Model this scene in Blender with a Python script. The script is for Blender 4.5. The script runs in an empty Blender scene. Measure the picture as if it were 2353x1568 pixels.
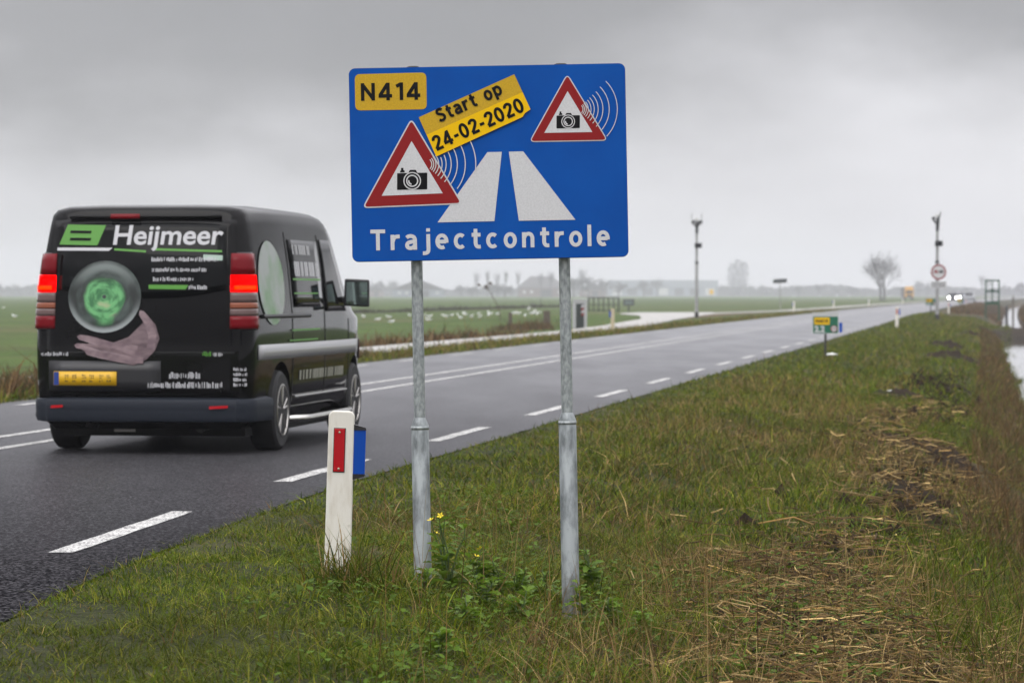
import bpy, bmesh, math, random
import numpy as np
from mathutils import Vector, Matrix

rng = np.random.default_rng(7)
random.seed(7)
R = math.radians
SC = bpy.context.scene
COL = SC.collection

# ------------------------------------------------------------------ camera
F = 7450.0                     # focal length in pixels of a 2352 px wide picture
U0, V0, HC = 1176.0, 675.0, 1.27
cam_d = bpy.data.cameras.new('camera')
cam = bpy.data.objects.new('camera', cam_d)
COL.objects.link(cam)
cam.location = (0, 0, HC)
cam.rotation_euler = (R(90) - math.atan(109.0 / F), 0, 0)
cam_d.sensor_width = 36
cam_d.lens = 36 * F / 2352
cam_d.clip_start = 0.5
cam_d.clip_end = 9000
cam_d.dof.use_dof = True
cam_d.dof.focus_distance = 14.1
cam_d.dof.aperture_fstop = 7.2
SC.camera = cam

# ------------------------------------------------------------------ world, sun, exposure
W = bpy.data.worlds.new('World')
SC.world = W
W.use_nodes = True
nt = W.node_tree
nt.nodes.clear()
N = nt.nodes.new
out = N('ShaderNodeOutputWorld'); bg = N('ShaderNodeBackground')
sky = N('ShaderNodeTexSky'); sky.sky_type = 'NISHITA'; sky.sun_disc = False
sky.sun_elevation = R(42); sky.sun_rotation = R(200)
tc = N('ShaderNodeTexCoord')
sep = N('ShaderNodeSeparateXYZ')
nt.links.new(tc.outputs['Generated'], sep.inputs[0])


def wmath(op, a, b=None, c=None):
    n = N('ShaderNodeMath'); n.operation = op
    for i, v in enumerate((a, b, c)):
        if v is None:
            continue
        if isinstance(v, (int, float)):
            n.inputs[i].default_value = v
        else:
            nt.links.new(v, n.inputs[i])
    return n.outputs[0]


# overcast deck: luminance follows the standard overcast law (brighter towards the zenith),
# broken by stretched cloud noise
mp = N('ShaderNodeMapping'); mp.inputs['Scale'].default_value = (1.0, 1.0, 2.2); mp.inputs['Rotation'].default_value = (0, R(14), 0)
nt.links.new(tc.outputs['Generated'], mp.inputs[0])
nz1 = N('ShaderNodeTexNoise'); nz1.inputs['Scale'].default_value = 6.5; nz1.inputs['Detail'].default_value = 6
nz1.inputs['Roughness'].default_value = 0.5
nz2 = N('ShaderNodeTexNoise'); nz2.inputs['Scale'].default_value = 4.2; nz2.inputs['Detail'].default_value = 3
nt.links.new(mp.outputs[0], nz1.inputs['Vector']); nt.links.new(mp.outputs[0], nz2.inputs['Vector'])
el = wmath('MAXIMUM', sep.outputs['Z'], 0.0)
warp = wmath('MULTIPLY_ADD', wmath('SUBTRACT', nz1.outputs[0], 0.5), 0.13, el)
band = N('ShaderNodeValToRGB')           # cloud base: clear strip under the deck, then the dark belly of the deck, then thinner cloud
nt.links.new(wmath('MULTIPLY', warp, 3.0), band.inputs[0])
cr = band.color_ramp
cr.interpolation = 'B_SPLINE'
stops = [(0.0, 0.82), (0.07, 0.80), (0.13, 0.66), (0.19, 0.45), (0.25, 0.29), (0.45, 0.31), (0.75, 0.62), (1.0, 0.8)]
while len(cr.elements) < len(stops):
    cr.elements.new(0.5)
for e, (p, v) in zip(cr.elements, stops):
    e.position = p; e.color = (v * 0.985, v * 0.978, v * 1.02, 1)
cie = wmath('MULTIPLY_ADD', el, 2.3, 1.0)
mott = wmath('MULTIPLY_ADD', nz2.outputs[0], 0.75, 0.62)
lum = wmath('MULTIPLY', wmath('MULTIPLY', cie, mott), 10.0)
cl = N('ShaderNodeVectorMath'); cl.operation = 'SCALE'
nt.links.new(band.outputs[0], cl.inputs[0]); nt.links.new(lum, cl.inputs['Scale'])
mx = N('ShaderNodeMix'); mx.data_type = 'RGBA'; mx.inputs['Factor'].default_value = 0.96
nt.links.new(sky.outputs[0], mx.inputs['A']); nt.links.new(cl.outputs[0], mx.inputs['B'])
nt.links.new(mx.outputs['Result'], bg.inputs['Color'])
bg.inputs['Strength'].default_value = 0.1
nt.links.new(bg.outputs[0], out.inputs[0])

sun_d = bpy.data.lights.new('sun', 'SUN')
sun_d.energy = 1.0; sun_d.angle = R(40); sun_d.color = (1.0, 0.97, 0.93)
sun = bpy.data.objects.new('sun', sun_d); COL.objects.link(sun)
sun.rotation_euler = (R(48), 0, R(-20))

SC.view_settings.view_transform = 'Standard'
SC.view_settings.look = 'None'
SC.view_settings.exposure = 0.0
SC.view_settings.gamma = 1.0
SC.view_settings.use_curve_mapping = False
SC.render.engine = 'CYCLES'
cy = SC.cycles
cy.use_denoising = True
cy.max_bounces = 6; cy.diffuse_bounces = 2; cy.glossy_bounces = 3; cy.transmission_bounces = 3
cy.volume_bounces = 2; cy.transparent_max_bounces = 6
cy.sample_clamp_indirect = 4.0
cy.caustics_reflective = False; cy.caustics_refractive = False

# ------------------------------------------------------------------ helpers: materials


def mat(name, col, rough=0.6, metal=0.0, spec=0.5, col2=None, nscale=8.0, ndetail=4.0, nlo=0.35, nhi=0.65,
        bump=None, emit=None, coat=0.0, attr=None, transl=0.0, stretch=None, alpha=None):
    m = bpy.data.materials.new(name); m.use_nodes = True
    t = m.node_tree; p = t.nodes['Principled BSDF']
    p.inputs['Base Color'].default_value = (*col, 1)
    p.inputs['Roughness'].default_value = rough
    p.inputs['Metallic'].default_value = metal
    p.inputs['Specular IOR Level'].default_value = spec
    p.inputs['Coat Weight'].default_value = coat
    p.inputs['Coat Roughness'].default_value = 0.06
    if coat < 0:
        p.inputs['Coat Weight'].default_value = 1.0; p.inputs['Coat IOR'].default_value = 1.26; p.inputs['Coat Roughness'].default_value = 0.04
    tcn = t.nodes.new('ShaderNodeTexCoord')
    vec = tcn.outputs['Object']
    if stretch:
        mpn = t.nodes.new('ShaderNodeMapping'); mpn.inputs['Scale'].default_value = stretch
        t.links.new(vec, mpn.inputs[0]); vec = mpn.outputs[0]
    csock = None
    if attr:
        a = t.nodes.new('ShaderNodeAttribute'); a.attribute_name = attr
        csock = a.outputs['Color']
    if col2 is not None:
        nz = t.nodes.new('ShaderNodeTexNoise'); nz.inputs['Scale'].default_value = nscale
        nz.inputs['Detail'].default_value = ndetail; nz.inputs['Roughness'].default_value = 0.6
        t.links.new(vec, nz.inputs['Vector'])
        mr = t.nodes.new('ShaderNodeMapRange'); mr.inputs[1].default_value = nlo; mr.inputs[2].default_value = nhi
        t.links.new(nz.outputs[0], mr.inputs[0])
        mxn = t.nodes.new('ShaderNodeMix'); mxn.data_type = 'RGBA'
        t.links.new(mr.outputs[0], mxn.inputs['Factor'])
        mxn.inputs['A'].default_value = (*col, 1); mxn.inputs['B'].default_value = (*col2, 1)
        if csock is not None:
            t.links.new(csock, mxn.inputs['A'])
        csock = mxn.outputs['Result']
    if csock is not None:
        t.links.new(csock, p.inputs['Base Color'])
    if bump:
        nb = t.nodes.new('ShaderNodeTexNoise'); nb.inputs['Scale'].default_value = bump[0]; nb.inputs['Detail'].default_value = 4
        t.links.new(vec, nb.inputs['Vector'])
        bn = t.nodes.new('ShaderNodeBump'); bn.inputs['Strength'].default_value = bump[1]
        bn.inputs['Distance'].default_value = bump[2] if len(bump) > 2 else 0.01
        t.links.new(nb.outputs[0], bn.inputs['Height']); t.links.new(bn.outputs[0], p.inputs['Normal'])
    if emit:
        p.inputs['Emission Color'].default_value = (*emit[0], 1); p.inputs['Emission Strength'].default_value = emit[1]
    if transl:
        tr = t.nodes.new('ShaderNodeBsdfTranslucent'); ms = t.nodes.new('ShaderNodeMixShader')
        ms.inputs[0].default_value = transl
        if csock is not None:
            t.links.new(csock, tr.inputs[0])
        else:
            tr.inputs[0].default_value = (*col, 1)
        t.links.new(p.outputs[0], ms.inputs[1]); t.links.new(tr.outputs[0], ms.inputs[2])
        t.links.new(ms.outputs[0], t.nodes['Material Output'].inputs['Surface'])
    return m


# ------------------------------------------------------------------ helpers: meshes
def rawmesh(name, v, f, m, smooth=False):
    me = bpy.data.meshes.new(name)
    me.from_pydata([tuple(p) for p in v], [], [tuple(q) for q in f])
    if isinstance(m, (list, tuple)):
        for k in m:
            me.materials.append(k)
    elif m:
        me.materials.append(m)
    if smooth:
        me.polygons.foreach_set('use_smooth', [True] * len(me.polygons))
    me.update()
    return me


def link(name, me, parent=None, loc=None, rot=None):
    o = bpy.data.objects.new(name, me)
    COL.objects.link(o)
    if parent is not None:
        o.parent = parent
    if loc is not None:
        o.location = loc
    if rot is not None:
        o.rotation_euler = rot
    return o


class MB:
    def __init__(s):
        s.v = []; s.f = []

    def add(s, v, f):
        n = len(s.v)
        s.v += [tuple(p) for p in v]
        s.f += [tuple(i + n for i in q) for q in f]
        return s

    def box(s, c, d, M=None):
        x, y, z = d[0] / 2, d[1] / 2, d[2] / 2
        v = [Vector((i * x, j * y, k * z)) for i in (-1, 1) for j in (-1, 1) for k in (-1, 1)]
        if M is not None:
            v = [M @ p for p in v]
        v = [p + Vector(c) for p in v]
        return s.add(v, [(0, 1, 3, 2), (4, 6, 7, 5), (0, 4, 5, 1), (2, 3, 7, 6), (0, 2, 6, 4), (1, 5, 7, 3)])

    def tube(s, pts, rad, n=8, caps=True):
        pts = [Vector(p) for p in pts]
        if not isinstance(rad, (list, tuple)):
            rad = [rad] * len(pts)
        rings = []
        v = []; f = []
        up = Vector((0, 0, 1))
        for i, p in enumerate(pts):
            a = pts[max(0, i - 1)]; b = pts[min(len(pts) - 1, i + 1)]
            t = (b - a).normalized()
            ref = up if abs(t.z) < 0.95 else Vector((1, 0, 0))
            e1 = t.cross(ref).normalized(); e2 = t.cross(e1)
            for k in range(n):
                an = 2 * math.pi * k / n
                v.append(p + (e1 * math.cos(an) + e2 * math.sin(an)) * rad[i])
        for i in range(len(pts) - 1):
            for k in range(n):
                a = i * n + k; b = i * n + (k + 1) % n
                f.append((a, b, b + n, a + n))
        if caps:
            f.append(tuple(range(n - 1, -1, -1)))
            f.append(tuple((len(pts) - 1) * n + k for k in range(n)))
        return s.add(v, f)

    def lathe(s, prof, n=16, c=(0, 0, 0), M=None):
        v = []; f = []
        for r, z in prof:
            for k in range(n):
                a = 2 * math.pi * k / n
                p = Vector((r * math.cos(a), r * math.sin(a), z))
                if M is not None:
                    p = M @ p
                v.append(p + Vector(c))
        for i in range(len(prof) - 1):
            for k in range(n):
                a = i * n + k; b = i * n + (k + 1) % n
                f.append((a, b, b + n, a + n))
        f.append(tuple(range(n - 1, -1, -1)))
        f.append(tuple((len(prof) - 1) * n + k for k in range(n)))
        return s.add(v, f)

    def prism(s, poly, y0, y1):
        """poly in (x,z); extruded from y0 (front, facing -y) to y1"""
        n = len(poly)
        area = sum(poly[i][0] * poly[(i + 1) % n][1] - poly[(i + 1) % n][0] * poly[i][1] for i in range(n))
        if area < 0:
            poly = poly[::-1]
        v = [(x, y0, z) for x, z in poly] + [(x, y1, z) for x, z in poly]
        f = [tuple(range(n)), tuple(range(2 * n - 1, n - 1, -1))]
        for i in range(n):
            j = (i + 1) % n
            f.append((j, i, i + n, j + n))
        return s.add(v, f)

    def mesh(s, name, m, smooth=False):
        return rawmesh(name, s.v, s.f, m, smooth)

    def build(s, name, m, parent=None, loc=None, rot=None, smooth=False, bevel=0.0, auto=False):
        o = link(name, s.mesh(name, m, smooth), parent, loc, rot)
        if auto or bevel:
            if bevel:
                b = o.modifiers.new('bevel', 'BEVEL'); b.width = bevel; b.segments = 2; b.limit_method = 'ANGLE'; b.angle_limit = R(40)
            if auto:
                smooth_by_angle(o.data)
        return o


def smooth_by_angle(me, ang=35):
    bm = bmesh.new(); bm.from_mesh(me)
    for fa in bm.faces:
        fa.smooth = True
    for e in bm.edges:
        if len(e.link_faces) == 2:
            e.smooth = e.calc_face_angle(0) < R(ang)
        else:
            e.smooth = True
    bm.to_mesh(me); bm.free()


def tag(o, label, cat=None, group=None, kind=None):
    o['label'] = label
    if cat:
        o['category'] = cat
    if group:
        o['group'] = group
    if kind:
        o['kind'] = kind
    return o


def empty(name, loc, rz=0.0, label=None, cat=None, group=None, rot=None):
    o = bpy.data.objects.new(name, None)
    COL.objects.link(o)
    o.location = loc
    o.rotation_euler = rot if rot is not None else (0, 0, rz)
    o.empty_display_size = 0.2
    if label:
        tag(o, label, cat, group)
    return o


def dup(root, loc, rz=None, label=None, group=None, scale=None, rot=None):
    r = root.copy(); COL.objects.link(r); r.location = loc
    if rz is not None:
        r.rotation_euler = (0, 0, rz)
    if rot is not None:
        r.rotation_euler = rot
    if label:
        r['label'] = label
    if group:
        r['group'] = group
    if scale is not None:
        r.scale = scale if isinstance(scale, tuple) else (scale,) * 3
    for ch in list(root.children):
        c = ch.copy(); COL.objects.link(c); c.parent = r
        for g in list(ch.children):
            d = g.copy(); COL.objects.link(d); d.parent = c
    return r


def npmesh(name, V, quads, tris, m, col=None, smooth=False):
    """fast mesh from arrays; quads (n,4), tris (m,3)"""
    me = bpy.data.meshes.new(name)
    me.vertices.add(len(V)); me.vertices.foreach_set('co', np.asarray(V, np.float32).ravel())
    nq = 0 if quads is None else len(quads); ntr = 0 if tris is None else len(tris)
    loops = []
    if nq:
        loops.append(np.asarray(quads).ravel())
    if ntr:
        loops.append(np.asarray(tris).ravel())
    loops = np.concatenate(loops).astype(np.int32)
    me.loops.add(len(loops)); me.loops.foreach_set('vertex_index', loops)
    me.polygons.add(nq + ntr)
    st = np.concatenate([np.arange(nq) * 4, nq * 4 + np.arange(ntr) * 3]).astype(np.int32)
    me.polygons.foreach_set('loop_start', st)
    if smooth:
        me.polygons.foreach_set('use_smooth', np.ones(nq + ntr, bool))
    me.update(calc_edges=True)
    if col is not None:
        a = me.attributes.new('Col', 'FLOAT_COLOR', 'POINT')
        c = np.ones((len(V), 4), np.float32); c[:, :3] = col
        a.data.foreach_set('color', c.ravel())
    if m:
        me.materials.append(m)
    return me


def hash2(ix, iy, seed):
    h = (ix.astype(np.int64) * 374761393 + iy.astype(np.int64) * 668265263 + seed * 974634777) & 0xffffffff
    h = ((h ^ (h >> 13)) * 1274126177) & 0xffffffff
    return ((h ^ (h >> 16)) & 0xffff) / 65535.0


def vnoise(x, y, seed=0):
    x = np.asarray(x, float); y = np.asarray(y, float)
    ix = np.floor(x); iy = np.floor(y); fx = x - ix; fy = y - iy
    fx = fx * fx * (3 - 2 * fx); fy = fy * fy * (3 - 2 * fy)
    a = hash2(ix, iy, seed); b = hash2(ix + 1, iy, seed); c = hash2(ix, iy + 1, seed); d = hash2(ix + 1, iy + 1, seed)
    return (a * (1 - fx) + b * fx) * (1 - fy) + (c * (1 - fx) + d * fx) * fy


def fnoise(x, y, seed=0, oct=3):
    s = 0; a = 1; t = 0
    for k in range(oct):
        s = s + a * vnoise(x * 2 ** k, y * 2 ** k, seed + k); t += a; a *= 0.5
    return s / t


# ------------------------------------------------------------------ the road's own coordinates: s along it, d across it (right positive)
TH = math.atan(0.1455); CT, ST = math.cos(TH), math.sin(TH)


def edge_x(s):
    s = np.asarray(s, float)
    x = -4.75 + 0.1455 * s
    x = x + np.where(s < 23.3, 0.004 * (23.3 - np.maximum(s, 6)) ** 2, 0)
    f = np.clip(s - 150, 0, 450)
    return x + 3e-5 * f * f + 2 * 3e-5 * 450 * np.maximum(s - 600, 0)


def PW(s, d):
    d = np.asarray(d, float)
    return edge_x(s) + d * CT, np.asarray(s, float) - d * ST


def SD(x, y):
    s = np.asarray(y, float).copy() if not np.isscalar(y) else float(y)
    for _ in range(6):
        d = (x - edge_x(s)) / CT
        s = y + d * ST
    return s, d


D_K = [-2000, -60, -14, -12.2, -11, -10, -8, -7.0, -6.75, -6.6, -6.3, 0.0, 0.35, 0.5, 1.0, 1.9, 2.13, 2.58, 3.4, 4.1, 4.7, 5.15, 5.5, 6.2, 8.0, 8.7, 9.4, 11, 40, 2000]
Z_K = [-.30, -.30, -.30, -.30, -.16, -.02, -.01, -.0, 0.02, -.03, -.06, -.06, -.05, 0.005, -.005, -.005, -.02, -.15, -.17, -.22, -.41, -.68, -.95, -1.25, -1.25, -.9, -.45, -.32, -.35, -.35]
WATER_Z = -0.86


def path_d(s):
    return np.interp(s, [0, 74, 108, 125, 153, 182, 208, 224, 243, 300, 400, 3000], [-9.0, -9.0, -8.8, -9.3, -11.0, -12.6, -13.4, -12.0, -10.4, -10, -9.6, -9.5])


def gz(s, d):
    s = np.asarray(s, float); d = np.asarray(d, float)
    wob = (fnoise(s * 0.25, d * 0 + 3.3, 5) - .5) * 0.9
    wob = np.where((d > 4.2) & (d < 8.6), wob, 0)
    dd = np.where(d > 3.4, d + wob * np.clip((d - 3.4) / 1.2, 0, 1), d)
    z = np.interp(dd, D_K, Z_K)
    # low dam across the ditch
    dam = np.exp(-((s - 160) / 7.0) ** 4)
    z = np.where((d > 4) & (d < 12), z * (1 - dam) + dam * np.maximum(z, -0.38), z)
    z = z + .20 * np.exp(-((s - 166) / 26.0) ** 2) * np.clip((d - .45) / .7, 0, 1) * np.clip((2.7 - d) / .7, 0, 1)
    z = np.where((s > 168) & (d > 6.6) & (d < 11), np.maximum(z, np.interp(d, [6.6, 7.6, 11], [-1.25, -.42, -.32])), z)
    rough = np.where(d > 0.45, np.clip((d - 0.45) / 0.5, 0, 1), 0) * np.where(d < 5.6, 1, 0.3)
    rough = np.where(d < -6.8, 0.6, rough)
    z = z + rough * ((fnoise(s * 1.7, d * 1.7, 11) - .5) * 0.07 + (fnoise(s * 6, d * 6, 17, 2) - .5) * 0.03)
    pd = path_d(s)
    flat = np.clip((np.abs(d - pd) - 1.1) / 0.5, 0, 1)
    z = np.where(d < -6.7, z * flat + (1 - flat) * -0.02, z)
    dz_ = np.exp(-((s - 190) / 42.0) ** 4) * np.clip((d + 26) / 3, 0, 1) * np.clip((-6.9 - d) / .6, 0, 1)
    z = np.where(d < -6.7, z * (1 - dz_) + dz_ * np.minimum(z, -.015) * 0 - dz_ * .015, z)
    return z


def G(u, v, z=0.0):
    """point of the ground seen at pixel (u, v) of a 2352 px wide picture"""
    y = F * (HC - z) / (v - V0)
    return ((u - U0) / F * y, y)


def gzxy(x, y):
    s, d = SD(x, y)
    return float(gz(s, d))


def GG(u, v):
    z = 0.0
    for _ in range(5):
        x, y = G(u, v, z)
        z = gzxy(x, y)
    return Vector((x, y, z))


def XU(u, y):
    return (u - U0) / F * y


def ZV(v, y):
    return HC - (v - V0) / F * y


# ------------------------------------------------------------------ materials
M = {}
M['galv'] = mat('galvanised_steel', (.40, .43, .43), 0.5, 0.45, col2=(.19, .21, .215), nscale=70, nlo=.36, nhi=.68, stretch=(1, 1, .5), bump=(60, .12, .002))
M['galv2'] = mat('galvanised_weathered', (.37, .40, .41), 0.52, 0.4, col2=(.085, .097, .10), nscale=14, ndetail=9, nlo=.42, nhi=.64, stretch=(1, 1, .35), bump=(50, .15, .002))
M['blue'] = mat('blue_sheeting', (.0, .075, .36), 0.5, spec=.12, col2=(.0, .064, .32), nscale=4)
M['white_s'] = mat('white_sheeting', (.60, .60, .61), 0.5, spec=.2, col2=(.54, .54, .55), nscale=130, ndetail=1)
M['yellow_s'] = mat('ochre_sheeting', (.56, .35, .022), 0.5, spec=.15, col2=(.49, .30, .018), nscale=140, ndetail=1)
M['yellow_b'] = mat('bright_yellow_sheeting', (.80, .48, .0), 0.45, spec=.15)
M['red_s'] = mat('red_sheeting', (.24, .012, .013), 0.5, spec=.15)
M['black_s'] = mat('black_film', (.006, .006, .007), 0.6, spec=.12)
M['sign_back'] = mat('blank_aluminium', (.25, .27, .28), 0.5, 0.6)
M['post_white'] = mat('weathered_white_plastic', (.74, .71, .64), 0.55, col2=(.55, .50, .41), nscale=14, ndetail=6, nlo=.48, nhi=.8, stretch=(1.5, 1.5, .4))
M['refl_red'] = mat('red_reflector', (.42, .002, .008), 0.3, spec=.3, coat=.2, bump=(220, .2, .001))
M['refl_blue'] = mat('blue_reflector', (.0, .06, .38), 0.35, spec=.25, coat=.1, bump=(220, .2, .001))
M['black_pl'] = mat('black_plastic', (.016, .016, .018), 0.4)
M['bolt'] = mat('rivet_metal', (.42, .38, .28), 0.4, 0.8)
M['paint_van'] = mat('charcoal_car_paint', (.0035, .0034, .0038), 0.4, spec=.0, coat=-1, col2=(.0045, .0044, .0048), nscale=3)
M['glass_dk'] = mat('dark_window_glass', (.002, .0025, .003), 0.08, spec=.0, coat=-1)
M['plastic_gr'] = mat('grey_blue_bumper_plastic', (.017, .021, .030), 0.5, spec=.2, bump=(300, .1, .001))
M['rubber'] = mat('tyre_rubber', (.010, .010, .011), 0.75)
M['alloy'] = mat('alloy_rim', (.50, .48, .45), 0.28, 0.9)
M['chrome'] = mat('polished_steel_bar', (.70, .68, .64), 0.16, 1.0)
M['under'] = mat('underbody_black', (.006, .006, .006), 0.8)
M['lens_red'] = mat('red_lamp_lens', (.15, .002, .006), 0.2, spec=.0, coat=-1)
M['lens_lit'] = mat('lit_brake_lens', (.5, .0, .0), 0.3, spec=.0, emit=((1.0, .0, .0), 2.0))
M['lens_hot'] = mat('lit_brake_bulb', (.6, .02, .0), 0.3, spec=.0, emit=((1.0, .022, .0), 2.4))
M['lens_clear'] = mat('clear_lamp_lens', (.13, .085, .08), 0.2, spec=.1, coat=-1)
M['lens_amber'] = mat('amber_lamp_lens', (.24, .075, .04), 0.2, spec=.1, coat=-1)
M['print_white'] = mat('white_print', (.52, .52, .54), 0.4)
M['print_green'] = mat('green_print', (.075, .27, .025), 0.4)
M['print_pale'] = mat('pale_green_print', (.34, .45, .38), 0.4)
M['print_gray'] = mat('silver_band', (.36, .36, .37), 0.35, coat=.4)
M['plate_y'] = mat('yellow_number_plate', (.66, .38, .006), 0.4)
M['plate_b'] = mat('blue_plate_band', (.01, .04, .22), 0.4)
M['green_paint'] = mat('green_painted_steel', (.012, .065, .032), 0.5, spec=.25, col2=(.025, .08, .045), nscale=5)
M['wood'] = mat('weathered_wood', (.13, .11, .085), 0.85, col2=(.07, .055, .04), nscale=6, stretch=(4, 4, .5), bump=(20, .4))
M['wood_brown'] = mat('brown_wood', (.075, .055, .04), 0.85, col2=(.12, .095, .07), nscale=7, stretch=(4, 4, .5), bump=(20, .4))
M['bark'] = mat('bare_branches', (.045, .04, .036), 0.9)
M['concrete'] = mat('pale_concrete', (.40, .39, .37), 0.75, col2=(.30, .29, .27), nscale=1.3, ndetail=6, bump=(30, .15))
M['hm_green'] = mat('green_marker_sheeting', (.0, .115, .060), 0.45)
M['dk_post'] = mat('dark_steel_post', (.035, .035, .034), 0.6, 0.2)
M['mast'] = mat('light_grey_mast', (.34, .34, .34), 0.5, 0.2, col2=(.27, .27, .27), nscale=4)
M['cam_dk'] = mat('dark_equipment_housing', (.02, .022, .024), 0.45)
M['head_lit'] = mat('lit_headlamp', (1, 1, 1), 0.3, emit=((1.0, .97, .9), 60.0))
M['roof'] = mat('dark_farm_roof', (.055, .052, .052), 0.8, col2=(.08, .07, .068), nscale=.7)
M['brickwall'] = mat('brown_brick_wall', (.13, .085, .07), 0.85, col2=(.17, .12, .1), nscale=1.0)
M['shed_wall'] = mat('grey_blue_cladding', (.17, .20, .23), 0.6, col2=(.21, .24, .27), nscale=.3)
M['white_wall'] = mat('white_wall', (.55, .55, .53), 0.7)
M['tower'] = mat('tower_concrete', (.11, .105, .115), 0.8, col2=(.16, .15, .16), nscale=.25)
M['truck_y'] = mat('yellow_truck_paint', (.70, .36, .02), 0.35, coat=.4)
M['car_w'] = mat('white_car_paint', (.26, .27, .28), 0.3, coat=.5)
M['car_d'] = mat('dark_car_paint', (.03, .034, .042), 0.3, coat=.5)
M['gull'] = mat('white_feathers', (.78, .78, .76), 0.7)
M['gull_w'] = mat('grey_wing_feathers', (.33, .35, .38), 0.7)
M['beak'] = mat('yellow_beak', (.5, .28, .03), 0.5)
M['soil'] = mat('dark_soil', (.010, .0065, .004), 0.95, spec=.08, col2=(.032, .020, .011), nscale=9, ndetail=6, bump=(25, .9, .03))
M['leaf'] = mat('weed_leaf', (.085, .17, .010), 0.45, spec=.15, col2=(.15, .235, .022), nscale=6, transl=.4)
M['flower'] = mat('yellow_petals', (.75, .58, .01), 0.6)
M['stem'] = mat('green_stem', (.06, .10, .025), 0.6)
M['litter'] = mat('white_litter', (.75, .75, .73), 0.6)
M['blade'] = mat('grass_blades', (.1, .1, .1), 0.55, spec=.07, attr='Col', transl=.3)
M['straw'] = mat('straw', (.1, .1, .1), 0.6, spec=.1, attr='Col', transl=.12)


def asphalt():
    m = bpy.data.materials.new('asphalt'); m.use_nodes = True
    t = m.node_tree; p = t.nodes['Principled BSDF']; n = t.nodes.new; L = t.links.new
    tcn = n('ShaderNodeTexCoord')
    v1 = n('ShaderNodeTexVoronoi'); v1.inputs['Scale'].default_value = 75
    L(tcn.outputs['Object'], v1.inputs['Vector'])
    r1 = n('ShaderNodeValToRGB'); L(v1.outputs['Color'], r1.inputs[0])
    r1.color_ramp.elements[0].position = .45; r1.color_ramp.elements[0].color = (.008, .0078, .0088, 1)
    r1.color_ramp.elements[1].position = .95; r1.color_ramp.elements[1].color = (.088, .085, .092, 1)
    nz = n('ShaderNodeTexNoise'); nz.inputs['Scale'].default_value = .9; nz.inputs['Detail'].default_value = 5
    mpn = n('ShaderNodeMapping'); mpn.inputs['Rotation'].default_value = (0, 0, TH); mpn.inputs['Scale'].default_value = (1, .16, 1)
    L(tcn.outputs['Object'], mpn.inputs[0]); L(mpn.outputs[0], nz.inputs['Vector'])
    mr = n('ShaderNodeMapRange'); mr.inputs[1].default_value = .3; mr.inputs[2].default_value = .7
    mr.inputs[3].default_value = .88; mr.inputs[4].default_value = 1.12
    L(nz.outputs[0], mr.inputs[0])
    mu = n('ShaderNodeVectorMath'); mu.operation = 'SCALE'
    L(r1.outputs[0], mu.inputs[0]); L(mr.outputs[0], mu.inputs['Scale'])
    L(mu.outputs[0], p.inputs['Base Color'])
    rr = n('ShaderNodeMapRange'); rr.inputs[1].default_value = .3; rr.inputs[2].default_value = .7
    rr.inputs[3].default_value = .56; rr.inputs[4].default_value = .68
    L(nz.outputs[0], rr.inputs[0]); L(rr.outputs[0], p.inputs['Roughness'])
    p.inputs['Specular IOR Level'].default_value = .0
    bn = n('ShaderNodeBump'); bn.inputs['Strength'].default_value = .4; bn.inputs['Distance'].default_value = .004
    L(v1.outputs['Distance'], bn.inputs['Height']); L(bn.outputs[0], p.inputs['Normal'])
    # damp film on the stone tops: the flatter the view, the more of the surface it covers
    lw = n('ShaderNodeLayerWeight'); lw.inputs['Blend'].default_value = .5
    mf = n('ShaderNodeMapRange'); mf.inputs[1].default_value = .912; mf.inputs[2].default_value = .992; mf.inputs[4].default_value = .40
    L(lw.outputs['Facing'], mf.inputs[0])
    mv = n('ShaderNodeMath'); mv.operation = 'MULTIPLY'; mp_ = n('ShaderNodeMath'); mp_.operation = 'POWER'; mp_.inputs[1].default_value = 1.5; mf.inputs[4].default_value = 1.0; L(mf.outputs[0], mp_.inputs[0])
    mq = n('ShaderNodeMath'); mq.operation = 'MULTIPLY'; mq.inputs[1].default_value = .45; L(mp_.outputs[0], mq.inputs[0])
    L(mq.outputs[0], mv.inputs[0]); L(mr.outputs[0], mv.inputs[1])
    gl = n('ShaderNodeBsdfGlossy'); gl.inputs['Roughness'].default_value = .30; gl.inputs['Color'].default_value = (.88, .88, .90, 1)
    ms = n('ShaderNodeMixShader'); L(mv.outputs[0], ms.inputs[0]); L(p.outputs[0], ms.inputs[1]); L(gl.outputs[0], ms.inputs[2])
    L(ms.outputs[0], t.nodes['Material Output'].inputs['Surface'])
    return m


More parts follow.
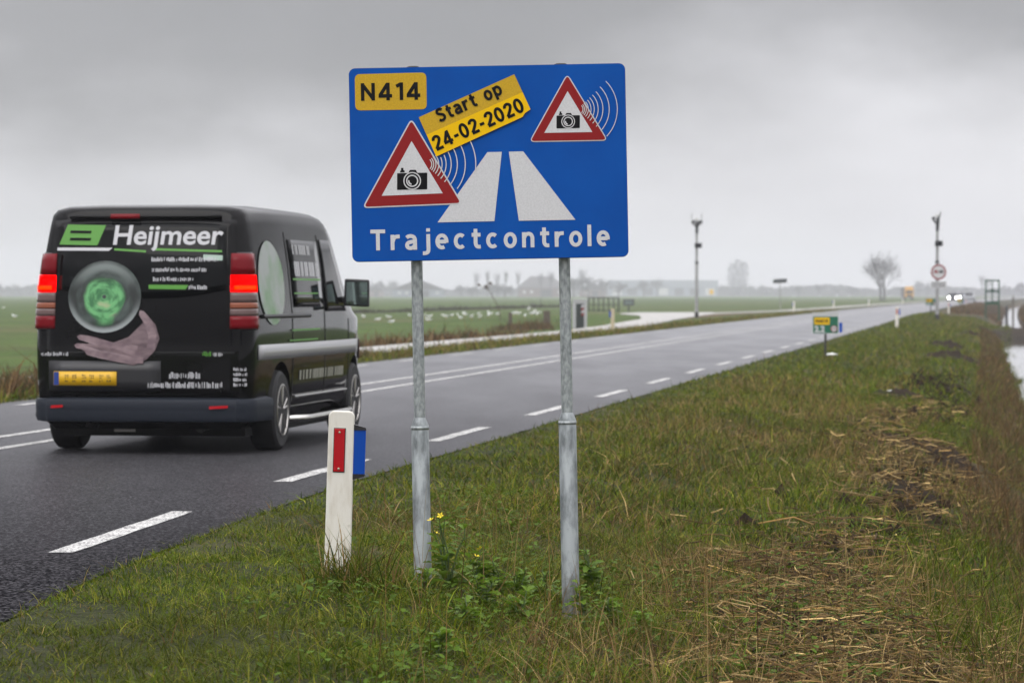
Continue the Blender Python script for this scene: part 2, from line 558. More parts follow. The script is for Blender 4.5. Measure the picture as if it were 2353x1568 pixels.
def paintmat():
    m = bpy.data.materials.new('worn_road_paint'); m.use_nodes = True
    t = m.node_tree; p = t.nodes['Principled BSDF']; n = t.nodes.new; L = t.links.new
    tcn = n('ShaderNodeTexCoord')
    nz = n('ShaderNodeTexNoise'); nz.inputs['Scale'].default_value = 55; nz.inputs['Detail'].default_value = 3
    nz2 = n('ShaderNodeTexNoise'); nz2.inputs['Scale'].default_value = 5
    L(tcn.outputs['Object'], nz.inputs['Vector']); L(tcn.outputs['Object'], nz2.inputs['Vector'])
    ad = n('ShaderNodeMath'); ad.operation = 'MULTIPLY_ADD'; ad.inputs[1].default_value = .35
    L(nz2.outputs[0], ad.inputs[0]); L(nz.outputs[0], ad.inputs[2])
    r = n('ShaderNodeValToRGB'); L(ad.outputs[0], r.inputs[0])
    r.color_ramp.elements[0].position = .57; r.color_ramp.elements[0].color = (.05, .048, .048, 1)
    r.color_ramp.elements[1].position = .72; r.color_ramp.elements[1].color = (.70, .69, .66, 1)
    ce = n('ShaderNodeTexVoronoi'); ce.feature = 'DISTANCE_TO_EDGE'; ce.inputs['Scale'].default_value = 24
    wv_ = n('ShaderNodeVectorMath'); wv_.operation = 'MULTIPLY_ADD'; wv_.inputs[1].default_value = (.05, .05, .05)
    L(nz.outputs['Color'], wv_.inputs[0]); L(tcn.outputs['Object'], wv_.inputs[2]); L(wv_.outputs[0], ce.inputs['Vector'])
    cm_ = n('ShaderNodeMapRange'); cm_.inputs[1].default_value = .02; cm_.inputs[2].default_value = .10; cm_.inputs[3].default_value = .42; L(ce.outputs['Distance'], cm_.inputs[0])
    sm_ = n('ShaderNodeVectorMath'); sm_.operation = 'SCALE'; L(r.outputs[0], sm_.inputs[0]); L(cm_.outputs[0], sm_.inputs['Scale'])
    L(sm_.outputs[0], p.inputs['Base Color']); p.inputs['Roughness'].default_value = .6
    bn = n('ShaderNodeBump'); bn.inputs['Strength'].default_value = .4; bn.inputs['Distance'].default_value = .003
    L(nz.outputs[0], bn.inputs['Height']); L(bn.outputs[0], p.inputs['Normal'])
    return m


def groundmat():
    m = bpy.data.materials.new('meadow_ground'); m.use_nodes = True
    t = m.node_tree; p = t.nodes['Principled BSDF']; n = t.nodes.new; L = t.links.new
    a = n('ShaderNodeAttribute'); a.attribute_name = 'Col'
    tcn = n('ShaderNodeTexCoord')
    fac = None
    for sc_, lo, hi in ((9.0, .45, 1.55), (.6, .65, 1.35), (.05, .75, 1.25)):
        nz = n('ShaderNodeTexNoise'); nz.inputs['Scale'].default_value = sc_; nz.inputs['Detail'].default_value = 6
        nz.inputs['Roughness'].default_value = .65
        L(tcn.outputs['Object'], nz.inputs['Vector'])
        mr = n('ShaderNodeMapRange'); mr.inputs[1].default_value = .28; mr.inputs[2].default_value = .72
        mr.inputs[3].default_value = lo; mr.inputs[4].default_value = hi
        L(nz.outputs[0], mr.inputs[0])
        if fac is None:
            fac = mr.outputs[0]
        else:
            mm = n('ShaderNodeMath'); mm.operation = 'MULTIPLY'; L(fac, mm.inputs[0]); L(mr.outputs[0], mm.inputs[1]); fac = mm.outputs[0]
    nz = n('ShaderNodeTexNoise'); nz.inputs['Scale'].default_value = .22; nz.inputs['Detail'].default_value = 5
    L(tcn.outputs['Object'], nz.inputs['Vector'])
    mr = n('ShaderNodeMapRange'); mr.inputs[1].default_value = .42; mr.inputs[2].default_value = .75; mr.inputs[4].default_value = .45
    L(nz.outputs[0], mr.inputs[0])
    mxn = n('ShaderNodeMix'); mxn.data_type = 'RGBA'; L(mr.outputs[0], mxn.inputs['Factor'])
    L(a.outputs['Color'], mxn.inputs['A']); mxn.inputs['B'].default_value = (.095, .078, .036, 1)
    mu = n('ShaderNodeVectorMath'); mu.operation = 'SCALE'; L(mxn.outputs['Result'], mu.inputs[0]); L(fac, mu.inputs['Scale'])
    L(mu.outputs[0], p.inputs['Base Color'])
    p.inputs['Roughness'].default_value = .9; p.inputs['Specular IOR Level'].default_value = .15
    nb = n('ShaderNodeTexNoise'); nb.inputs['Scale'].default_value = 18; nb.inputs['Detail'].default_value = 5
    L(tcn.outputs['Object'], nb.inputs['Vector'])
    bn = n('ShaderNodeBump'); bn.inputs['Strength'].default_value = .8; bn.inputs['Distance'].default_value = .05
    L(nb.outputs[0], bn.inputs['Height']); L(bn.outputs[0], p.inputs['Normal'])
    return m


def grime(m, top, col):
    t = m.node_tree; p = t.nodes['Principled BSDF']; n = t.nodes.new; L = t.links.new
    src = p.inputs['Base Color'].links[0].from_socket
    tcn = n('ShaderNodeTexCoord'); sp = n('ShaderNodeSeparateXYZ'); L(tcn.outputs['Object'], sp.inputs[0])
    nz = n('ShaderNodeTexNoise'); nz.inputs['Scale'].default_value = 26; nz.inputs['Detail'].default_value = 6; L(tcn.outputs['Object'], nz.inputs['Vector'])
    a = n('ShaderNodeMapRange'); a.inputs[1].default_value = 0; a.inputs[2].default_value = top; a.inputs[3].default_value = .62; a.inputs[4].default_value = .18
    L(sp.outputs[2], a.inputs[0])
    s_ = n('ShaderNodeMath'); s_.operation = 'SUBTRACT'; L(a.outputs[0], s_.inputs[0]); L(nz.outputs[0], s_.inputs[1])
    g = n('ShaderNodeMapRange'); g.inputs[1].default_value = -.08; g.inputs[2].default_value = .22; g.inputs[4].default_value = .75; L(s_.outputs[0], g.inputs[0])
    mx_ = n('ShaderNodeMix'); mx_.data_type = 'RGBA'; L(g.outputs[0], mx_.inputs['Factor']); L(src, mx_.inputs['A']); mx_.inputs['B'].default_value = (*col, 1)
    L(mx_.outputs['Result'], p.inputs['Base Color'])


grime(M['post_white'], .38, (.20, .155, .09)); grime(M['galv2'], .30, (.10, .095, .07))
M['asphalt'] = asphalt(); M['paint'] = paintmat(); M['ground'] = groundmat()
M['water'] = mat('ditch_water', (.012, .015, .012), 0.03, spec=.5, bump=(3, .05, .02))

# ------------------------------------------------------------------ ground
rows = np.concatenate([np.linspace(-150, 6, 14), np.arange(8, 40, .16), np.arange(40, 125, .7), np.arange(125, 300, 3.5), np.geomspace(300, 2600, 46)])
cols = np.concatenate([[-1150, -800, -550, -380, -260, -180, -120, -80, -60, -45, -34, -27, -22, -18, -16],
                       np.arange(-15, -6.2, .3), [-5, -2.5, 0, .25], np.arange(.35, 9.6, .09), [10, 11, 13, 17, 24, 40, 80, 150, 260, 400, 600, 850, 1150]])
SS, DD = np.meshgrid(rows, cols, indexing='ij')
ZZ = gz(SS, DD)
XX, YY = PW(SS, DD)
Vg = np.stack([XX, YY, ZZ], -1).reshape(-1, 3)
nr, nc = SS.shape
idx = np.arange(nr * nc).reshape(nr, nc)
Q = np.stack([idx[:-1, :-1], idx[:-1, 1:], idx[1:, 1:], idx[1:, :-1]], -1).reshape(-1, 4)


def zone_col(s, d):
    s = np.asarray(s, float); d = np.asarray(d, float)
    c = np.zeros(s.shape + (3,)); c[...] = (.044, .080, .009)       # meadow
    dry = np.array((.12, .085, .043)); verge = np.array((.022, .027, .007)); soil = np.array((.018, .0115, .0065))
    w = lambda m: m[..., None]
    c = np.where(w((d > -8.2) & (d < -6.0)), np.array((.058, .056, .025)), c)
    c = np.where(w((d < -10.2) & (d > -12.8)), dry * .8, c)
    n1 = fnoise(s * .06, d * .12, 41)
    st = np.clip((n1 - .60) * 6, 0, 1) * np.where((d < -12) & (d > -60), 1, 0)
    c = c * (1 - w(st) * .6) + dry * w(st) * .6
    c = np.where(w((d > 0.4) & (d < 5)), verge, c)
    n2 = fnoise(s * .35, d * .8, 23)
    st = np.clip((n2 - .50) * 6, 0, 1) * np.where((d > 1.2) & (d < 5), 1, 0)
    c = c * (1 - w(st) * .55) + dry * w(st) * .55
    bpw = np.exp(-((d - 3.92 - .25 * np.sin(s * .31)) / .45) ** 2) * np.clip((fnoise(s * .5, d * .9, 61) - .33) * 5, 0, 1) * np.where(s > 34, .6, 1)
    c = c * (1 - w(bpw)) + soil * w(bpw)
    c = np.where(w((d >= 4.9) & (d < 6.0)), dry * .6, c)
    c = np.where(w((d >= 6.0) & (d < 8.6)), soil, c)
    c = np.where(w((d >= 8.6) & (d < 10.5)), dry * .8, c)
    c = np.where(w((s > 150) & (s < 171) & (d > 5) & (d < 12)), soil * 1.3, c)
    c = np.where(w((s > 226) & (s < 420) & (d > 1.6) & (d < 6)), dry * .9, c)
    return c


cg = zone_col(SS, DD).reshape(-1, 3)
ground = link('ground', npmesh('ground', Vg, Q, None, M['ground'], cg, smooth=True))
tag(ground, 'flat green polder meadow with grassy verge beside the road', kind='structure')


def strip(name, d0f, d1f, s_arr, z, m, label=None, parent=None, nx=2, kind=None):
    v = []; f = []
    for s in s_arr:
        a = d0f(s) if callable(d0f) else d0f; b = d1f(s) if callable(d1f) else d1f
        for k in range(nx):
            d = a + (b - a) * k / (nx - 1)
            x, y = PW(s, d)
            v.append((float(x), float(y), z))
    for i in range(len(s_arr) - 1):
        for k in range(nx - 1):
            a = i * nx + k
            f.append((a, a + 1, a + 1 + nx, a + nx))
    o = link(name, rawmesh(name, v, f, m), parent)
    if label:
        tag(o, label, kind=kind)
    return o


sl = list(np.linspace(-120, 4, 8)) + list(np.arange(6, 60, 1.0)) + list(np.arange(60, 320, 6)) + list(np.geomspace(320, 2500, 40))


def jag(s):
    return 0.47 + 0.10 * (float(fnoise(np.array(s * 1.3), np.array(.5), 71)) - .5)


road = strip('road', -6.62, jag, sl, 0.0, M['asphalt'], 'grey damp asphalt road with white markings running to the horizon', kind='structure', nx=6)
path = strip('cycle_path', lambda s: float(path_d(s)) - 0.95, lambda s: float(path_d(s)) + 0.95, [x for x in sl if x > 20], 0.004, M['concrete'], 'pale concrete cycle path left of the road', kind='structure', nx=3)
v = []
for u, vv_ in ((1405, 757), (1450, 751), (1505, 742.5), (1560, 732.5), (1622, 723), (1640, 719.5), (1640, 717.3), (1560, 717), (1470, 717.4), (1425, 719.5), (1425, 721.5), (1468, 724.5), (1474, 731), (1452, 740), (1415, 748)):
    x, y = G(u, vv_); v.append((x, y, .009))
drive = link('driveway', rawmesh('driveway', v, [tuple(range(len(v)))], M['concrete']))
tag(drive, 'short concrete driveway from the cycle path to a field gate', kind='structure')
# markings: every dash its own piece of the road
seg = 3.0


def dash_mesh(w, ln):
    v = []; f = []
    n = 8
    for i in range(n + 1):
        s = ln * i / n
        for k in (-1, 1):
            jx = random.uniform(-.006, .006)
            v.append((k * w / 2 + jx, s + (random.uniform(-.01, .01)), 0))
    for i in range(n):
        a = 2 * i; f.append((a, a + 1, a + 3, a + 2))
    return rawmesh('edge_marking', v, f, M['paint'])


dm = [dash_mesh(.125, 3.02) for _ in range(4)]
k = 0
for side, d0, s0 in (('r', 0.0, 15.9 - 6.0), ('l', -6.2, 15.9 - 6 + 2.2)):
    s = s0
    while s < 420:
        x, y = PW(s, d0)
        x2, y2 = PW(s + 3, d0)
        o = link('edge_marking', dm[k % 4], road, (float(x), float(y), 0.004), (0, 0, -math.atan2(float(x2 - x), float(y2 - y))))
        k += 1; s += 6.0
for d0 in (-3.3, -3.95):
    strip('centre_line', d0 - .06, d0 + .06, [x for x in sl if -20 < x < 1500], 0.004, M['paint'], parent=road)

# water in the ditch, two stretches split by the dam
for a, b in ((6, 154), (166, 1500)):
    st = [x for x in sl if a <= x <= b]
    o = strip('ditch_water', 4.6, 9.4 if a < 100 else 7.5, [a] + st + [b], WATER_Z, M['water'], 'still grey ditch water reflecting the sky ' + ('nearer the camera' if a < 100 else 'beyond the earth dam'), kind='structure')

# ------------------------------------------------------------------ haze
hz = MB().box((120, 1150, 17.0), (3800, 3400, 40.6))
hm = bpy.data.materials.new('haze_air'); hm.use_nodes = True
t = hm.node_tree; t.nodes.clear()
ho = t.nodes.new('ShaderNodeOutputMaterial'); pv = t.nodes.new('ShaderNodeVolumePrincipled')
pv.inputs['Color'].default_value = (.90, .91, .97, 1); pv.inputs['Density'].default_value = 0.00037
t.links.new(pv.outputs[0], ho.inputs['Volume'])
ho_ = hz.build('haze', hm); tag(ho_, 'pale winter haze over the whole polder', kind='stuff')


# ------------------------------------------------------------------ text
def text_geo(body, weight=0.0, spacing=1.0):
    c = bpy.data.curves.new('t', 'FONT'); c.body = body; c.size = 1.0; c.offset = weight; c.space_character = spacing
    c.resolution_u = 4
    o = bpy.data.objects.new('t', c)
    COL.objects.link(o)
    dg = bpy.context.evaluated_depsgraph_get()
    me = bpy.data.meshes.new_from_object(o.evaluated_get(dg))
    V = np.array([tuple(p.co) for p in me.vertices])[:, :2]
    Fc = [tuple(p.vertices) for p in me.polygons]
    bpy.data.objects.remove(o); bpy.data.curves.remove(c); bpy.data.meshes.remove(me)
    return V, Fc


def fit_text(body, x0, x1, z0, z1, weight=0.0, spacing=1.0, ref=None):
    """text stretched into the box x0..x1, z0..z1; returns (x,z) points and faces"""
    V, Fc = text_geo(body, weight, spacing)
    mn = V.min(0); mxx = V.max(0)
    V = (V - mn) / (mxx - mn)
    P = np.stack([x0 + V[:, 0] * (x1 - x0), z0 + V[:, 1] * (z1 - z0)], -1)
    return P, Fc


def _ell(cx, cy, rx, ry, a0, a1, n=16):
    return [(cx + rx * math.cos(R(a0 + (a1 - a0) * k / n)), cy + ry * math.sin(R(a0 + (a1 - a0) * k / n))) for k in range(n + 1)]


def _spl(pts, n=5):
    """smooth curve through the points"""
    o = []
    P_ = [pts[0]] + pts + [pts[-1]]
    for i_ in range(1, len(P_) - 2):
        a, b, c, d = P_[i_ - 1], P_[i_], P_[i_ + 1], P_[i_ + 2]
        for k in range(n):
            t_ = k / n
            o.append(tuple(.5 * (2 * b[m] + (c[m] - a[m]) * t_ + (2 * a[m] - 5 * b[m] + 4 * c[m] - d[m]) * t_ * t_ + (3 * b[m] - a[m] - 3 * c[m] + d[m]) * t_ ** 3) for m in (0, 1)))
    o.append(pts[-1])
    return o


# plain traffic lettering: name -> (advance width, strokes); capital height 1
GLY = {
    'T': (.68, [[(0, .915), (.68, .915)], [(.34, .86), (.34, 0)]]),
    'r': (.42, [[(.085, .74), (.085, 0)], _spl([(.10, .42), (.15, .56), (.25, .64), (.42, .655)])]),
    'a': (.56, [_spl([(.07, .585), (.15, .645), (.27, .662), (.40, .61), (.455, .50)]) + [(.455, 0)], _spl([(.43, .395), (.25, .375), (.12, .315), (.085, .20), (.14, .105), (.25, .08), (.37, .12), (.43, .20)])]),
    'j': (.34, [_spl([(.26, .74), (.26, .3), (.26, -.02), (.22, -.13), (.12, -.175), (.0, -.18)]), [(.26, .86), (.26, 1.02)]]),
    'e': (.60, [[(.12, .365), (.50, .365)], _ell(.30, .37, .215, .295, -12, 300)]),
    'c': (.56, [_ell(.30, .37, .215, .295, 48, 312)]),
    't': (.44, [_spl([(.20, .95), (.20, .5), (.20, .24), (.25, .115), (.33, .082), (.43, .085)]), [(.02, .66), (.43, .66)]]),
    'o': (.60, [_ell(.30, .37, .215, .295, 0, 360, 24)]),
    'n': (.57, [[(.085, .74), (.085, 0)], _spl([(.10, .47), (.16, .60), (.28, .66), (.41, .62), (.475, .49)]) + [(.475, 0)]]),
    'l': (.17, [[(.085, 1.04), (.085, 0)]]),
    'S': (.58, [_spl([(.50, .80), (.41, .895), (.28, .92), (.15, .875), (.095, .76), (.14, .63), (.29, .54), (.43, .45), (.50, .30), (.45, .15), (.31, .08), (.17, .095), (.05, .19)])]),
    'p': (.60, [[(.085, .74), (.085, -.25)], _ell(.30, .37, .215, .295, 0, 360, 24)]),
    'N': (.66, [[(.085, 1), (.085, 0)], [(.575, 1), (.575, 0)], [(.07, .93), (.59, .07)]]),
    '4': (.64, [[(.44, 1), (.44, 0)], [(.43, .95), (.07, .29)], [(.0, .255), (.63, .255)]]),
    '1': (.34, [[(.26, 1), (.26, 0)], [(.25, .92), (.02, .78)]]),
    '2': (.58, [_spl([(.09, .70), (.13, .84), (.29, .92), (.44, .86), (.49, .73), (.44, .58), (.28, .36), (.07, .12)]), [(.04, .08), (.56, .08)]]),
    '0': (.60, [_ell(.30, .5, .215, .42, 0, 360, 28)]),
    '-': (.36, [[(.02, .40), (.34, .40)]]),
    ' ': (.36, []),
}


def stroke_text(body, x0, x1, zbase, cap, sw, place, y, name, m, parent, dy=.00012, xs=1.0):
    """letters drawn as strokes of constant width; tracked out to fill x0..x1; place(x, z) -> local (x, z)"""
    wsum = sum(GLY[c][0] for c in body) * cap * xs
    gap = ((x1 - x0) - wsum) / max(1, len(body) - 1)
    V_, F_ = [], []
    x = x0; ly = 0
    for c in body:
        w, strokes = GLY[c]
        for si, st in enumerate(strokes):
            yy = y - dy * (si + 1)
            pts = [Vector((x + a * cap * xs, zbase + b * cap)) for a, b in st]
            closed = (pts[0] - pts[-1]).length < 1e-4 * cap
            n0 = len(V_)
            for i_, q in enumerate(pts):
                if closed:
                    t_ = pts[1] - pts[-2] if i_ in (0, len(pts) - 1) else pts[i_ + 1] - pts[i_ - 1]
                else:
                    t_ = pts[min(i_ + 1, len(pts) - 1)] - pts[max(0, i_ - 1)]
                t_.normalize(); nn_ = Vector((-t_.y, t_.x)) * sw * cap / 2
                for q2 in (q + nn_, q - nn_):
                    lx_, lz_ = place(q2.x, q2.y); V_.append((lx_, yy, lz_))
            for i_ in range(len(pts) - 1):
                a = n0 + 2 * i_
                F_.append((a, a + 1, a + 3, a + 2))
        x += w * cap * xs + gap
    Pq = [(a, c_) for a, b, c_ in V_]
    return link(name, rawmesh(name, V_, up_faces(Pq, F_), m), parent)


def up_faces(P, Fc):
    """make faces look towards -y when (x,z) are laid in the xz plane"""
    o = []
    for f in Fc:
        a = 0
        n = len(f)
        for i in range(n):
            p = P[f[i]]; q = P[f[(i + 1) % n]]
            a += p[0] * q[1] - q[0] * p[1]
        o.append(f if a > 0 else f[::-1])
    return o


# ------------------------------------------------------------------ the big route sign
CPM = 1653.0                      # sign artwork was measured at this many units per metre
CA, SA = math.cos(R(1.1)), math.sin(R(1.1))
SIGN_Y = 14.06
sgx, sgz = XU(1122.5, SIGN_Y), ZV(374, SIGN_Y)
gzs = gzxy(XU(1145, SIGN_Y), SIGN_Y)
sign = empty('route_sign', (XU(1145, SIGN_Y), SIGN_Y, gzs), rot=(0, R(1.1) * -1, 0),
             label='large blue average speed check sign on two galvanised posts in the verge', cat='road sign')
INV = sign.matrix_basis.inverted()


def A(cx, cz):
    """artwork unit -> sign local (x, z), z above the sign's base"""
    dx, dz = (cx - 1075) / CPM, -(cz - 777) / CPM
    w = Vector((sgx + dx, SIGN_Y, sgz + dz))
    p = INV @ w
    return (p.x, p.z)


def rrect(x0, x1, z0, z1, r, n=6):
    pts = []
    for cx, cz, a0 in ((x1 - r, z1 - r, 0), (x0 + r, z1 - r, 90), (x0 + r, z0 + r, 180), (x1 - r, z0 + r, 270)):
        for k in range(n + 1):
            a = R(a0 + 90 * k / n)
            pts.append((cx + r * math.cos(a), cz + r * math.sin(a)))
    return pts


def roundpoly(pts, r, n=5):
    """round the corners of a polygon"""
    o = []
    m = len(pts)
    for i in range(m):
        p = Vector(pts[i]); a = (Vector(pts[i - 1]) - p).normalized(); b = (Vector(pts[(i + 1) % m]) - p).normalized()
        ang = a.angle(b); dd = r / math.tan(ang / 2)
        p0 = p + a * dd; p1 = p + b * dd
        for k in range(n + 1):
            q = k / n
            o.append(tuple((p0 * (1 - q) ** 2 + p * 2 * q * (1 - q) + p1 * q * q)))
    return o


c0 = A(1075, 777)
PW2, PH2 = 1.194 / 2, .834 / 2
panel = MB().prism(rrect(c0[0] - PW2, c0[0] + PW2, c0[1] - PH2, c0[1] + PH2, .026), -0.012, 0.006).build('sign_panel', M['blue'], sign)
# folded dark blue rim behind the face and mounting rails
rim = MB()
outer = rrect(c0[0] - PW2 - .002, c0[0] + PW2 + .002, c0[1] - PH2 - .002, c0[1] + PH2 + .002, .028)
rim.prism(outer, 0.006, 0.028)
rim.build('panel_rim', mat('dark_blue_rim', (.004, .03, .11), .5), sign)
for dz in (-.27, .27):
    MB().box((c0[0], .042, c0[1] + dz), (1.1, .024, .05)).build('mounting_rail', M['galv'], sign)


def art(name, poly, layer, m, parent=panel):
    y = -0.012 - .0008 * layer
    return MB().prism(poly, y - .0006, y + .0004).build(name, m, parent)


def art_text(name, body, box, layer, m, weight=.0, spacing=1.0, rot=0.0, parent=panel):
    """box = artwork-space (x0, z0(top), x1, z1(bottom)) before rotating about its centre by rot (picture ccw, degrees)"""
    bx0, bt, bx1, bb = box
    P, Fc = fit_text(body, bx0, bx1, bb, bt, weight, spacing)
    cx, cz = (bx0 + bx1) / 2, (bt + bb) / 2
    ca, sa = math.cos(R(rot)), math.sin(R(rot))
    Q2 = []
    for x, z in P:
        dx, dz = x - cx, -(z - cz)
        X = dx * ca - dz * sa; Z = dx * sa + dz * ca
        Q2.append(A(cx + X, cz - Z))
    y = -0.012 - .0008 * layer - .0006
    Fc = up_faces(Q2, Fc)
    return link(name, rawmesh(name, [(x, y, z) for x, z in Q2], Fc, m), parent)


# white edge of the number panel, ochre panel and road number
art('number_plate', roundpoly([A(*p) for p in ((117, 147), (629, 134), (633, 397), (121, 406))], .024), 1, M['yellow_s'])
def art_strokes(body, x0, x1, base, cap, sw, layer, m, rot, xs=1.0):
    """artwork units; x runs along a line through (x0, base) turned rot degrees anticlockwise"""
    ca, sa = math.cos(R(rot)), math.sin(R(rot))

    def place(x, z):
        dx, dz = x - x0, z
        return A(x0 + dx * ca - dz * sa, base - (dx * sa + dz * ca))
    return stroke_text(body, x0, x0 + (x1 - x0) / ca, 0, cap, sw, place, xs=xs, y=-0.012 - .0008 * layer - .0002, name='lettering', m=m, parent=panel)


art_strokes('N414', 162, 588, 337, 126, .20, 3, M['black_s'], 1.1, 1.22)
# lane pictogram
lane = [[(1066, 703), (1169, 701), (1116, 1196), (709, 1205)], [(1219, 700), (1322, 697), (1696, 1186), (1291, 1193)]]
for q in lane:
    art('lane_symbol', [A(*p) for p in q], 2, M['white_s'])
art_strokes('Trajectcontrole', 231, 1942, 1406, 148, .185, 3, M['white_s'], 1.15, 1.05)


def arcpoly(cx, cz, r, a0, a1, w, n=14):
    o = []
    for k in range(n + 1):
        a = R(a0 + (a1 - a0) * k / n); o.append((cx + (r + w / 2) * math.cos(a), cz + (r + w / 2) * math.sin(a)))
    for k in range(n, -1, -1):
        a = R(a0 + (a1 - a0) * k / n); o.append((cx + (r - w / 2) * math.cos(a), cz + (r - w / 2) * math.sin(a)))
    return o


def triangle(ap, bl, br, sc_, arcs_c, arcs, cam_box, first):
    art('triangle_border', roundpoly([A(*p) for p in (ap, bl, br)], .016), 3, M['white_s'])
    c = ((ap[0] + bl[0] + br[0]) / 3, (ap[1] + bl[1] + br[1]) / 3)
    ins = lambda k: [(c[0] + (p[0] - c[0]) * k, c[1] + (p[1] - c[1]) * k) for p in (ap, bl, br)]
    art('warning_triangle', roundpoly([A(*p) for p in ins(.955)], .010), 4, M['red_s'])
    art('triangle_field', [A(*p) for p in ins(.605)], 5, M['white_s'])
    x0, z0, x1, z1 = cam_box
    w, h = x1 - x0, z1 - z0
    B = lambda fx, fz: A(x0 + w * fx, z0 + h * fz + (fx - .5) * -w * .019)
    body = [B(0, .24), (B(.37, .24)), B(.42, .10), B(.62, .10), B(.67, .24), B(1, .24), B(1, 1), B(0, 1)]
    art('camera_symbol', roundpoly(body, .0035, 3), 6, M['black_s'])
    art('shutter_symbol', [B(.10, .13), B(.13, .13), B(.13, .0), B(.21, .0), B(.21, .10), B(.25, .13), B(.25, .21), B(.10, .21)], 6, M['black_s'])
    lc = (x0 + w * .5, z0 + h * .60); rr = w * .275
    art('lens_ring', [A(*p) for p in arcpoly(lc[0], lc[1], rr, 0, 360, w * .035, 28)], 7, M['white_s'])
    art('lens_ring', [A(*p) for p in arcpoly(lc[0], lc[1], rr * .66, 0, 360, w * .04, 28)], 7, M['white_s'])
    art('lens_glint', [A(*p) for p in arcpoly(lc[0], lc[1], rr * .42, 100, 190, w * .05, 8)], 7, M['white_s'])
    for r, a0, a1 in arcs:
        art('radio_wave', [A(*p) for p in arcpoly(arcs_c[0], arcs_c[1], r, a0, a1, 5.2 * sc_)], 8, M['white_s'])


triangle((1637, 140), (1362, 632), (1930, 622), 1.0, (1711, 397),
         [(284, -45, 43), (226, -45, 43), (181, -44, 43), (147, -44, 43), (119, -44, 43), (96, -43, 43), (77, -43, 43), (62, -43, 43), (49, -43, 43), (38, -43, 43)],
         (1560, 412, 1727, 533), True)
triangle((522, 458), (168, 1104), (890, 1074), 1.28, (619, 790),
         [(364, -28, 6), (289, -30, 37), (232, -30, 40), (188, -28, 42), (152, -26, 42), (123, -24, 42), (99, -40, 42), (79, -43, 42), (63, -43, 42), (49, -43, 42)],
         (420, 814, 636, 971), False)
# date plate on top of the sign: an ochre strip and a brighter strip stuck over its lower half
art('date_plate', [A(*p) for p in ((575, 455), (1258, 148), (1374, 398), (700, 735))], 10, M['yellow_s'])
art('date_strip', [A(*p) for p in ((632, 580), (1318, 276), (1374, 398), (1334, 425), (1318, 452), (700, 735))], 12, M['yellow_b'])
art_strokes('Start op', 727, 1180, 492, 98, .20, 14, M['black_s'], 24.4)
art_strokes('24-02-2020', 703, 1338, 696, 107, .20, 14, M['black_s'], 24.3)

for u, vb in ((970.5, 1335), (1312, 1395)):
    cl = INV @ Vector((XU(u, SIGN_Y), SIGN_Y, ZV(vb, SIGN_Y)))
    ctop = INV @ Vector((0, SIGN_Y, ZV(958, SIGN_Y)))
    zc = (INV @ Vector((XU(u, SIGN_Y), SIGN_Y, ZV(960 if u < 1000 else 948, SIGN_Y)))).z
    ztop = c0[1] + PH2 + .002
    yb = 0.03 + .026
    base = MB().lathe([(.0385, -.35), (.0385, zc - .034), (.0255, zc)], 28).build('post', M['galv2'], sign, (cl.x, yb, 0), auto=True)
    MB().lathe([(.0390, -.016), (.0405, -.008), (.0390, 0)], 28).build('weld_ring', M['galv'], base, (0, 0, zc - .036), smooth=True)
    MB().lathe([(.0250, zc - .02), (.0250, ztop)], 24).build('upper_tube', M['galv'], base, auto=True)
    MB().lathe([(.0285, 0), (.0285, .004), (.020, .008), (.004, .009)], 20).build('cap', M['dk_post'], base, (0, 0, ztop), smooth=True)
    for dz in (-.27, .27):
        MB().box((0, .0, c0[1] + dz), (.09, .062, .026)).build('clamp', M['galv'], base)

# ------------------------------------------------------------------ reflector posts
REFL_PROTO = None


def make_reflector(loc, lean, label, group):
    r = empty('reflector_post', loc, rot=(0, R(lean), 0), label=label, cat='marker post', group=group)
    h = .795
    poly = [(-.060, -.25), (.060, -.25), (.0585, h - .03)]
    for k in range(7):
        a = R(90 * k / 6); poly.append((.0585 - .026 + .026 * math.cos(a), h - .026 + .026 * math.sin(a)))
    for k in range(7):
        a = R(90 + 90 * k / 6); poly.append((-.0585 + .026 + .026 * math.cos(a), h - .026 + .026 * math.sin(a)))
    MB().prism(poly, -.02, .035).build('post_body', M['post_white'], r, bevel=.006)
    MB().box((-.006, -.0235, h - .178), (.048, .007, .196)).build('red_reflector', M['refl_red'], r, bevel=.003)
    MB().box((-.006, -.0215, h - .178), (.054, .003, .202)).build('reflector_backing', M['black_pl'], r)
    for dz in (-.085, .081):
        MB().lathe([(.0055, 0), (.0055, .002), (.002, .004)], 10, M=Matrix.Rotation(R(90), 3, 'X')).build('rivet', M['bolt'], r, (-.006, -.027, h - .178 + dz))
    # blue wildlife reflector on the roadside flank
    w = MB()
    for z0, z1, e in ((0, .20, 0),):
        pts = [(.058, -.012), (.112, -.004), (.112, .022), (.058, .032)]
        w.v += [(x, y, h - .285 + z0) for x, y in pts] + [(x, y, h - .285 + z1) for x, y in pts]
        w.f += [(0, 1, 5, 4), (1, 2, 6, 5), (2, 3, 7, 6), (3, 0, 4, 7), (3, 2, 1, 0), (4, 5, 6, 7)]
    w.build('blue_reflector', M['refl_blue'], r)
    for zb, s_ in ((h - .085, 1), (h - .285, -1)):
        cap = MB()
        pts = [(.056, -.016), (.115, -.008), (.115, .026), (.056, .036)]
        cap.v = [(x, y, zb) for x, y in pts] + [(x if x < .1 else x - .004, y, zb + s_ * (.026 if x < .1 else .012)) for x, y in pts]
        cap.f = [(0, 1, 5, 4), (1, 2, 6, 5), (2, 3, 7, 6), (3, 0, 4, 7), (3, 2, 1, 0), (4, 5, 6, 7)]
        cap.build('reflector_cap', M['black_pl'], r)
    return r


